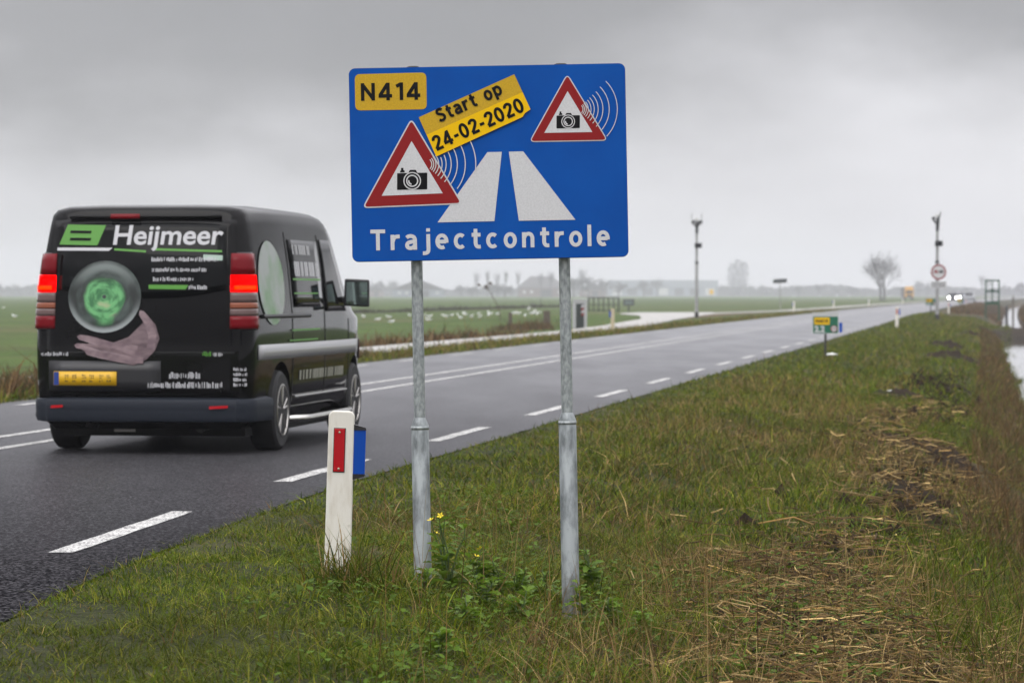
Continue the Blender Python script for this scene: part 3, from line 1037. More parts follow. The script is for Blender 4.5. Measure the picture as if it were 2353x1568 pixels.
p = GG(773, 1338)
near = make_reflector((XU(773, 14.8), 14.8, -.058), 1.75, 'white marker post with red and blue reflectors left of the big blue sign', 'marker posts along the road')
for s, u_, lab in ((119, 2060, 'white marker post between the two green kilometre signs on the right verge'),
                  (215, 2179, 'small white marker post just behind the right camera mast'),
                  (315, 2219, 'tiny far white marker post beside the receding right lane')):
    x, y = XU(u_, s), float(s)
    dup(near, (x, y, gzxy(x, y)), label=lab, rot=(0, R(.5), -.1), scale=1.0)
YP = mat('yellowed_plastic', (.55, .48, .33), .6, col2=(.45, .38, .24), nscale=9)
for s, d, lab in ((107, -7.55, 'yellowed marker post on the grass strip beside the cycle path'),
                  (214, -7.9, 'white marker post right of the tall blank direction sign'),
                  (265, -7.9, 'white marker post left of the road between direction sign and bare tree'),
                  (330, -7.9, 'far white marker post left of the road below the bare tree'),
                  (420, -7.9, 'farthest white marker post left of the road')):
    x, y = PW(s, d)
    q = dup(near, (float(x), float(y), float(gz(s, d))), label=lab, rot=(0, R(-.6), math.pi + .1))
    if s == 107:
        for ch in q.children:
            if ch.name.startswith('post_body'):
                ch.data = ch.data.copy(); ch.data.materials[0] = YP


# ------------------------------------------------------------------ hectometre signs
def text_part(name, body, box, y, m, parent, weight=.03, spacing=1.0):
    P, Fc = fit_text(body, box[0], box[2], box[1], box[3], weight, spacing)
    return link(name, rawmesh(name, [(a, y, b) for a, b in P], up_faces(P, Fc), m), parent)


def no_overtake(parent, cx, cz, r, y):
    """round no-overtaking sign: red ring, red car and black car seen from behind"""
    ring = [(cx + r * math.cos(R(a)), cz + r * math.sin(R(a))) for a in range(0, 360, 12)]
    MB().prism(ring, y - .003, y).build('sign_disc', M['red_s'], parent)
    ring = [(cx + r * .80 * math.cos(R(a)), cz + r * .80 * math.sin(R(a))) for a in range(0, 360, 12)]
    MB().prism(ring, y - .005, y - .002).build('sign_field', M['white_s'], parent)
    for k, m in ((-1, M['red_s']), (1, M['black_s'])):
        x = cx + k * r * .34; w = r * .26; h = r * .40
        car = [(x - w, cz - h * .5), (x - w * .6, cz - h * .5), (x - w * .6, cz - h * .25), (x + w * .6, cz - h * .25), (x + w * .6, cz - h * .5),
               (x + w, cz - h * .5), (x + w, cz + h * .15), (x + w * .7, cz + h * .6), (x - w * .7, cz + h * .6), (x - w, cz + h * .15)]
        MB().prism(car, y - .007, y - .004).build('car_symbol', m, parent)


def hecto(s, d, num, label, zofs=0.0, yaw=0.0):
    x, y = PW(s, d)
    r = empty('kilometre_sign', (float(x), float(y), float(gz(s, d)) + zofs), yaw, label, 'kilometre sign', 'kilometre signs in the right verge')
    MB().box((.0, 0.02, .20), (.045, .03, 1.2)).build('post', M['dk_post'], r)
    MB().prism(rrect(-.262, .262, .475, .835, .012, 3), -.012, 0).build('sign_panel', M['white_s'], r)
    MB().prism(rrect(-.250, .250, .487, .823, .012, 3), -.0145, -.0115).build('sign_face', M['hm_green'], r)
    MB().prism(rrect(-.262, .262, .838, .905, .008, 3), -.010, .05).build('top_cap', mat('pale_cap', (.45, .46, .45), .5) if 'pale_cap' not in bpy.data.materials else bpy.data.materials['pale_cap'], r)
    MB().prism(rrect(-.225, .080, .660, .800, .015, 3), -.017, -.014).build('number_plate', M['yellow_b'], r)
    text_part('lettering', 'N414', (-.195, .69, .05, .77), -.0185, M['black_s'], r, .04)
    text_part('lettering', num, (-.222, .505, -.015, .635), -.0165, M['white_s'], r, .04)
    no_overtake(r, .168, .575, .065, -.0145)
    MB().prism([(.275, .50), (.335, .505), (.335, .695), (.275, .705)], -.012, .03).build('blue_reflector', M['refl_blue'], r)
    return r


hecto(65.2, 1.56, '2.2', 'nearest green kilometre sign reading N414 and 2.2 in the verge', yaw=R(-3))
hecto(163, 2.05, '2.3', 'green kilometre sign just left of the right camera mast', .05)
hecto(265, 2.4, '2.4', 'tiny far green kilometre sign right of the camera mast', .1)

# ------------------------------------------------------------------ the van (local x forward, y left, z up)
WPK = [(.20, .80), (.26, .88), (.36, .925), (.6, .945), (.85, .95), (1.05, .945), (1.15, .94), (1.5, .905), (1.72, .872), (1.82, .856), (1.895, .84), (1.938, .80), (1.961, .70), (1.97, .40)]
zk = [a for a, b in WPK]; wk = [b for a, b in WPK]
HX = [(0, 1.965), (.15, 1.98), (.6, 1.99), (2.6, 1.985), (3.0, 1.955), (3.25, 1.87), (3.6, 1.61), (3.95, 1.32), (4.1, 1.21), (4.4, 1.10), (4.6, 1.0), (4.72, .88), (4.78, .72)]
FX = [(0, .935), (.4, .962), (1.0, .99), (1.6, 1), (3.5, 1), (4.0, .985), (4.3, .95), (4.55, .88), (4.7, .78), (4.78, .66)]
CRN = .10


def vW(z):
    return float(np.interp(z, zk, wk))


def vlean(z):
    return float(np.interp(z, [.2, .45, .85, 1.1, 1.5, 1.9, 2.0], [.03, .0, .0, .015, .055, .135, .16]))


def vbend(X, y, z):
    k = max(0.0, 1 - X / .8)
    return X + (vlean(z) - .045 * (1 - (y / .95) ** 2)) * k


def ring(X):
    H = float(np.interp(X, [a for a, b in HX], [b for a, b in HX])); Fw = float(np.interp(X, [a for a, b in FX], [b for a, b in FX]))
    cut = 0.0
    if X < CRN:
        cut = CRN - math.sqrt(max(0, CRN ** 2 - (CRN - X) ** 2))
    zb = min(1.05, H - .05)
    pts = []
    for z, w in WPK:
        if z <= 1.05:
            z2 = z if H > 1.1 else .2 + (z - .2) * (zb - .2) / .85
        else:
            z2 = zb + (z - 1.05) / (1.97 - 1.05) * (H - zb)
        z2 = z2 - (cut * .28 if z > 1.7 else 0)
        pts.append((max(.02, w * Fw - cut), z2))
    return pts


stations = [0, .012, .035, .065, .10, .2, .4, .7, 1.0, 1.4, 1.8, 2.2, 2.6, 2.8, 3.0, 3.15, 3.3, 3.45, 3.6, 3.8, 3.95, 4.1, 4.25, 4.4, 4.5, 4.6, 4.66, 4.72, 4.76, 4.78]
bv = []; bf = []
rings_i = []


def addring(X, pts):
    L = [(-w, z) for w, z in pts] + [(w, z) for w, z in pts[::-1]]
    n0 = len(bv)
    for yy, z in L:
        bv.append((vbend(X, yy, z), yy, z))
    rings_i.append(list(range(n0, n0 + len(L))))


def shrink(pts, k, zc):
    return [(w * k, zc + (z - zc) * k) for w, z in pts]


r0 = ring(0)
for k in (.02, .3, .55, .75, .9):
    addring(0, shrink(r0, k, 1.05))
for X in stations:
    addring(X, ring(X))
r1 = ring(4.78)
for k in (.85, .5, .02):
    addring(4.78, shrink(r1, k, .5))
nR = len(rings_i[0])
for a, b in zip(rings_i[:-1], rings_i[1:]):
    for k in range(nR):
        j = (k + 1) % nR
        bf.append((a[k], b[k], b[j], a[j]))
bf.append(tuple(rings_i[0])); bf.append(tuple(rings_i[-1][::-1]))
body_me = rawmesh('van_body', bv, bf, M['paint_van'])
bm = bmesh.new(); bm.from_mesh(body_me); bmesh.ops.recalc_face_normals(bm, faces=bm.faces); bm.to_mesh(body_me); bm.free()
VAN_S = 25.45
vx, vy = PW(VAN_S, -1.90)
van = empty('van', (float(vx), float(vy), 0.0), math.pi / 2 - TH, 'charcoal delivery van with green and white advertising driving away with brake lights lit', 'van')
body = link('body', body_me)
cutters = []
WXR, WXF, WR = .86, 3.95, .325
for X in (WXR, WXF):
    for sg in (-1, 1):
        cb = MB().lathe([(.395, -.20), (.395, .20)], 36, M=Matrix.Rotation(R(90), 3, 'X')).build('cut', None, None, (X, sg * .90, WR))
        md = body.modifiers.new('b', 'BOOLEAN'); md.operation = 'DIFFERENCE'; md.object = cb; md.solver = 'EXACT'
        cutters.append(cb)
dg = bpy.context.evaluated_depsgraph_get(); dg.update()
me2 = bpy.data.meshes.new_from_object(body.evaluated_get(dg))
body.modifiers.clear()
body.data = me2
for c in cutters:
    bpy.data.objects.remove(c)
body.parent = van
smooth_by_angle(me2, 38)


def wrear(z):
    return vW(z) * .937


def vrear(y, z, off=.0):
    return (vbend(0, y, z) - off, y, z)


def vside(X, z, sg, off=0.0):
    H = float(np.interp(X, [a for a, b in HX], [b for a, b in HX])); Fw = float(np.interp(X, [a for a, b in FX], [b for a, b in FX]))
    zz = z if z <= 1.05 else 1.05 + (z - 1.05) / max(.05, H - 1.05) * .92
    w = vW(zz) * Fw
    if X < CRN:
        w -= CRN - math.sqrt(max(0, CRN ** 2 - (CRN - X) ** 2))
    return (vbend(X, w, z), sg * (w + off), z)


def patch(name, fn, a0, a1, b0, b1, na, nb, m, parent, thick=.0, shape=None):
    """grid on a body surface; fn(a,b)->point; optional shape(p,q)->(a,b) from the unit square; thickened inwards"""
    v = []; f = []
    for i in range(na + 1):
        for j in range(nb + 1):
            p, q = i / na, j / nb
            a, b = shape(p, q) if shape else (a0 + (a1 - a0) * p, b0 + (b1 - b0) * q)
            v.append(fn(a, b))
    for i in range(na):
        for j in range(nb):
            k = i * (nb + 1) + j
            f.append((k, k + nb + 1, k + nb + 2, k + 1))
    o = link(name, rawmesh(name, v, f, m, smooth=True), parent)
    if thick:
        s_ = o.modifiers.new('solid', 'SOLIDIFY'); s_.thickness = thick; s_.offset = 0
    return o


def rear_text(name, txt, y0, y1, z0, z1, m, parent, off=.03, weight=.03, italic=0.0):
    P, Fc = fit_text(txt, 0, 1, 0, 1, weight)
    Fc = up_faces(P, Fc)
    v = []
    for a, b in P:
        z = z0 + (z1 - z0) * b
        y = y0 + (y1 - y0) * a - italic * (z - z0)
        v.append(vrear(y, z, off))
    return link(name, rawmesh(name, v, [f[::-1] if False else f for f in Fc], m), parent)


def rear_poly(name, poly, m, parent, off):
    return link(name, rawmesh(name, [vrear(y, z, off) for y, z in poly], [tuple(range(len(poly)))], m), parent)


def rear_bars(name, y0, y1, z0, z1, m, parent, off, seed):
    """a line of print too blurred to read in the photograph: a row of short marks"""
    rr = random.Random(seed); mb = MB()
    y = y0
    while y > y1 + .01:
        w = min(rr.uniform(.004, .010), y - y1)
        h0 = z0 + rr.choice((0, 0, .15)) * (z1 - z0); h1 = z1 - rr.choice((0, .2, .3)) * (z1 - z0)
        mb.add([vrear(y, h0, off), vrear(y - w, h0, off), vrear(y - w, h1, off), vrear(y, h1, off)], [(0, 1, 2, 3)])
        y -= w + rr.choice((.004, .005, .006, .013))
    return mb.build(name, m, parent)


# tailgate, its dark window and everything printed on it
tail = patch('tailgate', lambda y, z: vrear(y, z, .004), 0, 0, 0, 0, 20, 24, M['paint_van'], van, .02,
             shape=lambda p, q: ((.78 - 1.56 * p) * (1 - .05 * max(0, q - .45) / .55), .47 + q * 1.40 - .018 * ((p - .5) * 2) ** 4))
patch('rear_window', lambda y, z: vrear(y, z, .020), 0, 0, 0, 0, 18, 10, M['glass_dk'], tail, .006,
      shape=lambda p, q: ((.685 - 1.37 * p) * (1 - .035 * q), (1.235 + .07 * abs(2 * p - 1) ** 2.5) * (1 - q) + q * (1.835 - .02 * ((p - .5) * 2) ** 4)))
patch('door_seam', lambda y, z: vrear(y, z, .0165), .75, -.75, .80, .812, 12, 1, M['under'], tail, .004)
patch('plate_recess', lambda y, z: vrear(y, z, .0165), .76, -.16, .50, .74, 8, 3, M['black_pl'], tail, .004)
YU = lambda u: -(u - 329) / 284.0
ZU = lambda v_: (1045 - v_) / 294.0
DEC = .0275
# green badge with two slits
rear_poly('badge_print', [(YU(150), ZU(509)), (YU(132), ZU(556)), (YU(222), ZU(558)), (YU(240), ZU(511))], M['print_green'], tail, DEC)
for va in (523, 540):
    rear_poly('badge_slit', [(YU(158), ZU(va)), (YU(156), ZU(va + 6)), (YU(205), ZU(va + 7)), (YU(207), ZU(va + 1))], M['glass_dk'], tail, DEC + .003)
rear_text('lettering', 'Heijmeer', YU(257), YU(508), ZU(572), ZU(511), M['print_white'], tail, DEC, .018, .10)
rear_poly('stripe_print', [(YU(128), ZU(563)), (YU(128), ZU(570)), (YU(250), ZU(571)), (YU(258), ZU(564))], M['print_white'], tail, DEC)
for a, b in ((262, 336), (352, 510)):
    rear_poly('stripe_print', [(YU(a), ZU(565)), (YU(a), ZU(570)), (YU(b), ZU(575)), (YU(b), ZU(570))], M['print_green'], tail, DEC)
rear_poly('sticker_print', [(YU(468), ZU(580)), (YU(468), ZU(592)), (YU(512), ZU(594)), (YU(512), ZU(582))], M['print_pale'], tail, DEC)
for i, (u0, u1, va) in enumerate(((350, 505, 586), (352, 480, 610), (355, 450, 632))):
    rear_bars('small_print', YU(u0), YU(u1), ZU(va + 10), ZU(va), M['print_white'], tail, DEC + .001, i)
rear_poly('stripe_print', [(YU(345), ZU(650)), (YU(345), ZU(660)), (YU(430), ZU(661)), (YU(436), ZU(651))], M['print_green'], tail, DEC)
rear_bars('small_print', YU(437), YU(478), ZU(661), ZU(651), M['print_white'], tail, DEC, 9)
rear_bars('small_print', YU(95), YU(160), ZU(816), ZU(807), M['print_white'], tail, .019, 12)
rear_bars('small_print', YU(470), YU(492), ZU(816), ZU(805), M['print_green'], tail, .019, 13)
rear_bars('small_print', YU(494), YU(518), ZU(816), ZU(806), M['print_white'], tail, .019, 14)
rear_bars('small_print', YU(394), YU(466), ZU(868), ZU(853), M['print_white'], tail, .019, 15)
rear_bars('small_print', YU(345), YU(520), ZU(890), ZU(876), M['print_white'], tail, .019, 16)
for k in range(4):
    rear_bars('small_print', YU(540), YU(572), ZU(850 + k * 12), ZU(842 + k * 12), M['print_white'], tail, .019, 20 + k)


def ballmat():
    m = bpy.data.materials.new('printed_glass_ball'); m.use_nodes = True
    t = m.node_tree; p = t.nodes['Principled BSDF']; n = t.nodes.new; L = t.links.new
    uv = n('ShaderNodeAttribute'); uv.attribute_name = 'Col'
    sp = n('ShaderNodeSeparateXYZ'); L(uv.outputs['Vector'], sp.inputs[0])
    nz = n('ShaderNodeTexNoise'); nz.inputs['Scale'].default_value = 3.2; nz.inputs['Detail'].default_value = 3
    L(uv.outputs['Vector'], nz.inputs['Vector'])
    def mth(op, a, b=None, c=None):
        q = n('ShaderNodeMath'); q.operation = op; q.use_clamp = False
        for i_, v_ in enumerate((a, b, c)):
            if v_ is None:
                continue
            if isinstance(v_, (int, float)):
                q.inputs[i_].default_value = v_
            else:
                L(v_, q.inputs[i_])
        return q.outputs[0]

    def rng_(sock, lo, hi, a=0.0, b=1.0):
        q = n('ShaderNodeMapRange'); q.interpolation_type = 'SMOOTHSTEP'
        q.inputs[1].default_value = lo; q.inputs[2].default_value = hi; q.inputs[3].default_value = a; q.inputs[4].default_value = b
        L(sock, q.inputs[0]); return q.outputs[0]

    def mixc(f, a, b):
        q = n('ShaderNodeMix'); q.data_type = 'RGBA'; L(f, q.inputs['Factor'])
        for s_, v_ in (('A', a), ('B', b)):
            if isinstance(v_, tuple):
                q.inputs[s_].default_value = (*v_, 1)
            else:
                L(v_, q.inputs[s_])
        return q.outputs['Result']
    r_, vv, uu_ = sp.outputs[0], sp.outputs[1], sp.outputs[2]
    nzb = n('ShaderNodeTexNoise'); nzb.inputs['Scale'].default_value = 6.5; nzb.inputs['Detail'].default_value = 3; L(uv.outputs['Vector'], nzb.inputs['Vector'])
    # glass shell: dark body, pale rim at the foot and a grey sheen at the top left
    rimf = mth('MULTIPLY', rng_(r_, .80, .97), rng_(vv, .55, .0))
    shell = mixc(rng_(nz.outputs[0], .38, .65), (.010, .014, .013), (.055, .075, .068))
    shell = mixc(rimf, shell, (.33, .36, .36))
    shn = mth('MULTIPLY', mth('MULTIPLY', rng_(r_, .62, .80), rng_(r_, 1.0, .86)), rng_(vv, .55, .95))
    shell = mixc(shn, shell, (.17, .20, .19))
    # the green picture inside, an upright blotchy shape with a dark cap
    dx_ = mth('MULTIPLY', mth('SUBTRACT', uu_, .50), 2.25); dy_ = mth('MULTIPLY', mth('SUBTRACT', vv, .47), 1.75)
    rr_i = mth('SQRT', mth('ADD', mth('MULTIPLY', dx_, dx_), mth('MULTIPLY', dy_, dy_)))
    rr_i = mth('MULTIPLY_ADD', mth('SUBTRACT', nz.outputs[0], .5), .55, rr_i)
    inn = mixc(rng_(nzb.outputs[0], .35, .62), (.035, .16, .055), (.14, .42, .16))
    inn = mixc(rng_(nz.outputs[0], .56, .70), inn, (.33, .42, .22))
    inn = mixc(mth('MULTIPLY', rng_(vv, .66, .78), .9), inn, (.004, .012, .008))
    res = mixc(rng_(rr_i, .66, .48), shell, inn)
    mu = n('ShaderNodeVectorMath'); mu.operation = 'SCALE'; L(res, mu.inputs[0]); mu.inputs['Scale'].default_value = 1.0
    L(mu.outputs[0], p.inputs['Base Color']); p.inputs['Roughness'].default_value = .35
    return m


def disc(name, fn, cx, cz, rx, rz, m, parent, nr_=10, na=36):
    v = [fn(cx, cz)]; c = [(0, 0, 0)]
    f = []
    for i in range(1, nr_ + 1):
        for k in range(na):
            a = 2 * math.pi * k / na; r = i / nr_
            v.append(fn(cx + rx * r * math.cos(a), cz + rz * r * math.sin(a)))
            c.append((r, .5 + .5 * r * math.sin(a), .5 + .5 * r * math.cos(a)))
    for k in range(na):
        f.append((0, 1 + k, 1 + (k + 1) % na))
    for i in range(1, nr_):
        for k in range(na):
            a = 1 + (i - 1) * na + k; b = 1 + (i - 1) * na + (k + 1) % na
            f.append((a, a + na, b + na, b))
    me = rawmesh(name, v, f, m, smooth=True)
    at = me.attributes.new('Col', 'FLOAT_COLOR', 'POINT')
    for i, q in enumerate(c):
        at.data[i].color = (*q, 1)
    return link(name, me, parent)


# printed hand, then the glass ball it holds
hm_ = mat('printed_hand', (.20, .14, .15), .4, col2=(.10, .065, .075), nscale=7, ndetail=2, stretch=(1, 1, 3))
hm2 = mat('printed_finger', (.27, .195, .205), .4, col2=(.15, .10, .115), nscale=9, ndetail=2, stretch=(1, 1, 2))
hand = [(186, 800), (215, 782), (262, 786), (300, 772), (330, 742), (346, 726), (362, 742), (372, 775), (362, 803), (342, 824), (312, 838), (270, 828), (225, 816)]
rear_poly('hand_print', roundpoly([(YU(a), ZU(b)) for a, b in hand], .02, 3), hm_, tail, .0235)


def finger(pts, r, off):
    pts = [Vector((YU(a), ZU(b))) for a, b in pts]
    L1, L2 = [], []
    for i_, q in enumerate(pts):
        t_ = (pts[min(i_ + 1, len(pts) - 1)] - pts[max(0, i_ - 1)]).normalized(); nn_ = Vector((-t_.y, t_.x))
        rr_k = r * (1.0 if i_ < len(pts) - 1 else .72)
        L1.append(q + nn_ * rr_k); L2.append(q - nn_ * rr_k)
    tipd = (pts[-1] - pts[-2]).normalized()
    tip = [pts[-1] + tipd * r * .8]
    rear_poly('finger_print', [tuple(q) for q in L1 + tip + L2[::-1]], hm2, tail, off)


finger([(322, 800), (262, 792), (212, 778), (186, 772)], .028, .0246)
finger([(330, 815), (270, 808), (218, 797), (180, 792)], .028, .0252)
finger([(335, 826), (285, 824), (236, 814), (205, 808)], .026, .0258)
finger([(352, 800), (356, 768), (346, 738), (330, 716)], .034, .0264)
disc('ball_print', lambda y, z: vrear(y, z, DEC + .001), YU(243), ZU(678), -.30, .285, ballmat(), tail)
# number plate
plate = patch('number_plate', lambda y, z: vrear(y, z, .026), YU(199) + .26, YU(199) - .26, .545, .655, 8, 2, M['plate_y'], tail, .008)
patch('plate_band', lambda y, z: vrear(y, z, .0315), YU(199) + .258, YU(199) + .215, .548, .652, 2, 1, M['plate_b'], tail)
rr_ = random.Random(3)
ink = mat('plate_ink', (.03, .025, .01), .5)
for k in range(6):
    yc = YU(199) + .165 - k * .062 - (.018 if k > 1 else 0) - (.018 if k > 3 else 0)
    for z0, z1 in ((.572, .590), (.600, .612), (.618, .632)):
        o = rear_bars('plate_mark', yc, yc - .040, z0, z1, ink, tail, .0312, k * 7 + int(z0 * 1000)); o['kind'] = 'stuff'
# high brake lamp and roof lip
patch('roof_lip', lambda y, z: vrear(y, z, .018), .62, -.62, 1.872, 1.90, 12, 2, M['paint_van'], van, .02)
patch('high_brake_lamp', lambda y, z: vrear(y, z, .030), YU(250), YU(318), 1.868, 1.905, 6, 2, M['lens_red'], van, .012)
# bumper: a section swept round the rear
path_pts = []
for X in (.42, .3, .18, .10):
    path_pts.append((X, -1))
bump_path = []
BW = .865
for X, yy in ((.46, -.915), (.3, -.893), (.2, -.878), (.12, -BW)):
    bump_path.append(Vector((X, yy)))
for k in range(1, 6):
    a = R(90 * k / 6); bump_path.append(Vector((.12 - .12 * math.sin(a), -BW + .12 * (1 - math.cos(a)))))
for k in range(-8, 9):
    yy = k / 8 * .76; bump_path.append(Vector((-.045 * (1 - (yy / .95) ** 2), yy)))
for k in range(5, 0, -1):
    a = R(90 * k / 6); bump_path.append(Vector((.12 - .12 * math.sin(a), BW - .12 * (1 - math.cos(a)))))
for X, yy in ((.12, BW), (.2, .878), (.3, .893), (.46, .915)):
    bump_path.append(Vector((X, yy)))
sec = [(-.02, .255), (.03, .262), (.045, .30), (.040, .345), (.042, .355), (.044, .41), (.036, .435), (-.02, .455)]
mb = MB(); L_ = []
for i, p in enumerate(bump_path):
    a = bump_path[max(0, i - 1)]; b = bump_path[min(len(bump_path) - 1, i + 1)]
    tt = (b - a).normalized(); nn = Vector((-tt.y, tt.x))
    L_.append([(p.x + nn.x * o, p.y + nn.y * o, z) for o, z in sec])
for q in L_:
    mb.v += q
ns = len(sec)
for i in range(len(L_) - 1):
    for j in range(ns):
        j2 = (j + 1) % ns
        mb.f.append((i * ns + j, i * ns + j2, (i + 1) * ns + j2, (i + 1) * ns + j))
bumper = mb.build('bumper', M['plastic_gr'], van, auto=True)
for a, b in ((112, 150), (488, 530)):
    y0, y1 = YU(a), YU(b)
    v = []
    for yy, z in ((y0, .362), (y0, .385), (y1, .392), (y1, .372)):
        v.append((-.045 * (1 - (yy / .95) ** 2) - .0625 + (0.03 if abs(yy) > .75 else 0), yy, z))
    link('bumper_reflector', rawmesh('bumper_reflector', [(x - .004, y, z) for x, y, z in v], [(0, 1, 2, 3)], M['refl_red']), bumper)
MB().box((.06, 0, .235), (.10, .75, .05)).build('tow_bar', M['under'], van)
MB().box((.02, YU(285), .215), (.012, .17, .075)).build('tow_plate', mat('grey_tow_plate', (.09, .085, .08), .6), van)
MB().box((2.3, 0, .20), (3.9, 1.5, .14)).build('underbody', M['under'], van)
MB().tube([(.05, -.45, .2), (.6, -.42, .21)], .03, 10).build('exhaust', M['dk_post'], van)


# tail lamps wrap round the rear corners
def corner(sg, q, z, off):
    """q 0..1 from the rear face round the corner on to the side"""
    w = wrear(z)
    L1 = w - CRN - .70; L2 = CRN * math.pi / 2; L3 = .06
    d = q * (L1 + L2 + L3)
    if d < L1:
        X, y = -off, .70 + d
    elif d < L1 + L2:
        a = (d - L1) / CRN
        X, y = CRN - (CRN + off) * math.cos(a), w - CRN + (CRN + off) * math.sin(a)
    else:
        X, y = CRN + (d - L1 - L2), w + off
    k = max(0, 1 - max(X, 0) / .8)
    return (X + (vlean(z) - .045 * (1 - (y / .95) ** 2)) * k, sg * y, z)


for sg in (-1, 1):
    base = patch('tail_light', lambda q, z: corner(sg, q, z, .006), 0, 1, .985, 1.60, 10, 12, M['black_pl'], van, .008)
    for nm, z0, z1, m in (('red_lens', 1.425, 1.59, 'lens_red'), ('brake_lamp', 1.285, 1.42, 'lens_lit'), ('clear_lens', 1.205, 1.28, 'lens_clear'),
                          ('indicator_lens', 1.155, 1.20, 'lens_amber'), ('clear_lens', 1.10, 1.15, 'lens_clear'), ('red_lens', .995, 1.095, 'lens_red')):
        patch(nm, lambda q, z: corner(sg, q, z, .018), .04, .94, z0, z1, 10, 3, M[m], base, .014)
    patch('brake_bulb', lambda q, z: corner(sg, q, z, .0285), .16, .75, 1.305, 1.335, 6, 2, M['lens_hot'], base, .004)
    # side: silver band, window, rail, print
    sd = lambda X, z, o=.006: vside(X, z, sg, o)
    patch('side_band', lambda X, z: vside(X, z, sg, .008), .16, 4.05, .745, .865, 26, 2, M['print_gray'], van, .012)
    patch('door_window', lambda X, z: vside(X, z, sg, .006), 0, 0, 0, 0, 8, 6, M['glass_dk'], van, .006,
          shape=lambda p, q: (2.62 + p * (.98 - .50 * q), 1.12 + q * .62))
    patch('side_window', lambda X, z: vside(X, z, sg, .006), 1.35, 2.48, 1.16, 1.72, 8, 6, M['glass_dk'], van, .006)
    rail = MB().tube([vside(X, 1.09, sg, .008) for X in (.28, .8, 1.3, 1.9)], .018, 8).build('door_rail', M['black_pl'], van)
    for X in (1.25, 2.55, 3.62):
        patch('door_gap', lambda a, z: vside(a, z, sg, .004), X, X + .012, .42, 1.78 if X < 3 else 1.05, 1, 10, M['under'], van, .003)
    MB().tube([vside(X, .42, sg, .012) for X in (1.32, 2.2, 3.2, 3.5)], .014, 8).build('sill_trim', M['chrome'], van)
    MB().tube([(1.20, sg * .86, .24), (1.34, sg * .99, .24), (1.6, sg * 1.0, .235), (3.2, sg * 1.0, .235), (3.42, sg * .99, .24), (3.5, sg * .86, .25)], .03, 12).build('side_step_bar', M['chrome'], van, smooth=True)
    disc('side_ball_print', lambda X, z: vside(X, z, sg, .010), .62, 1.36, -.40 * sg, .34, mat('pale_print', (.34, .37, .35), .35, col2=(.13, .28, .11), nscale=2.2, nlo=.42, nhi=.66), van, 6, 28)
    for i, (X0, X1, za, zb, mm) in enumerate(((1.45, 2.15, 1.60, 1.68, 'print_gray'), (1.45, 2.40, 1.42, 1.54, 'print_white'), (1.35, 2.45, 1.385, 1.40, 'print_green'), (1.35, 2.3, 1.27, 1.282, 'print_green'), (1.2, 2.3, .965, .978, 'print_green'), (1.1, 2.2, .882, .894, 'print_green'))):
        rr2 = random.Random(i + 40)
        if mm == 'print_green':
            patch('stripe_print', lambda X, z: vside(X, z, sg, .0115), X0, X1, za, zb, 6, 1, M[mm], van)
        else:
            mb = MB(); X = X0
            while X < X1:
                w = rr2.uniform(.03, .07)
                mb.add([vside(X, za, sg, .0115), vside(X + w, za, sg, .0115), vside(X + w, zb, sg, .0115), vside(X, zb, sg, .0115)], [(0, 1, 2, 3)])
                X += w + rr2.choice((.012, .012, .05))
            mb.build('small_print', M[mm], van)
    mb = MB(); X = 1.5
    rr2 = random.Random(5)
    while X < 3.35:
        w = rr2.uniform(.04, .09)
        mb.add([vside(X, .555, sg, .006), vside(X + w, .555, sg, .006), vside(X + w, .635, sg, .006), vside(X, .635, sg, .006)], [(0, 1, 2, 3)])
        X += w + rr2.choice((.015, .015, .06))
    mb.build('small_print', mat('beige_print', (.25, .25, .20), .5) if 'beige_print' not in bpy.data.materials else bpy.data.materials['beige_print'], van)
    # mirror
    mh = MB()
    mh.add([(3.30, sg * .96, 1.16), (3.30, sg * 1.20, 1.15), (3.30, sg * 1.20, 1.40), (3.30, sg * .97, 1.41), (3.46, sg * 1.0, 1.20), (3.44, sg * 1.16, 1.19), (3.44, sg * 1.16, 1.36), (3.46, sg * 1.0, 1.37)],
           [(0, 1, 2, 3), (4, 7, 6, 5), (0, 4, 5, 1), (1, 5, 6, 2), (2, 6, 7, 3), (3, 7, 4, 0)])
    mh.box((3.40, sg * .93, 1.22), (.08, .12, .06))
    mir = mh.build('mirror', M['black_pl'], van, bevel=.015)
    MB().box((3.297, sg * 1.085, 1.275), (.006, .19, .20)).build('mirror_glass', mat('mirror_glass', (.35, .45, .42), .05, .9) if 'mirror_glass' not in bpy.data.materials else bpy.data.materials['mirror_glass'], mir)
    # wheels
    for X in (WXR, WXF):
        MR = Matrix.Rotation(R(90) * -sg, 3, 'X')
        wh = MB().lathe([(.20, -.11), (.295, -.11), (.318, -.09), (.325, -.05), (.325, .05), (.318, .09), (.295, .11), (.20, .11)], 40, M=MR).build('wheel', M['rubber'], van, (X, sg * .83, WR), auto=True)
        rim_ = MB().lathe([(.205, .06), (.215, .115), (.205, .118), (.190, .07)], 32, M=MR)
        rim_.lathe([(.0, .05), (.05, .095), (.045, .10), (.0, .105)], 16, M=MR)
        for k in range(5):
            a = 2 * math.pi * k / 5 + .3
            for da in (-.16, .16):
                p0 = MR @ Vector((.04 * math.cos(a), .04 * math.sin(a), .092)); p1 = MR @ Vector((.20 * math.cos(a + da), .20 * math.sin(a + da), .10))
                rim_.tube([p0, p1], [.022, .016], 6)
        rim_.build('rim', M['alloy'], wh, auto=True)
        MB().lathe([(.195, .045), (.195, .05)], 28, M=MR).build('brake_disc', M['under'], wh)
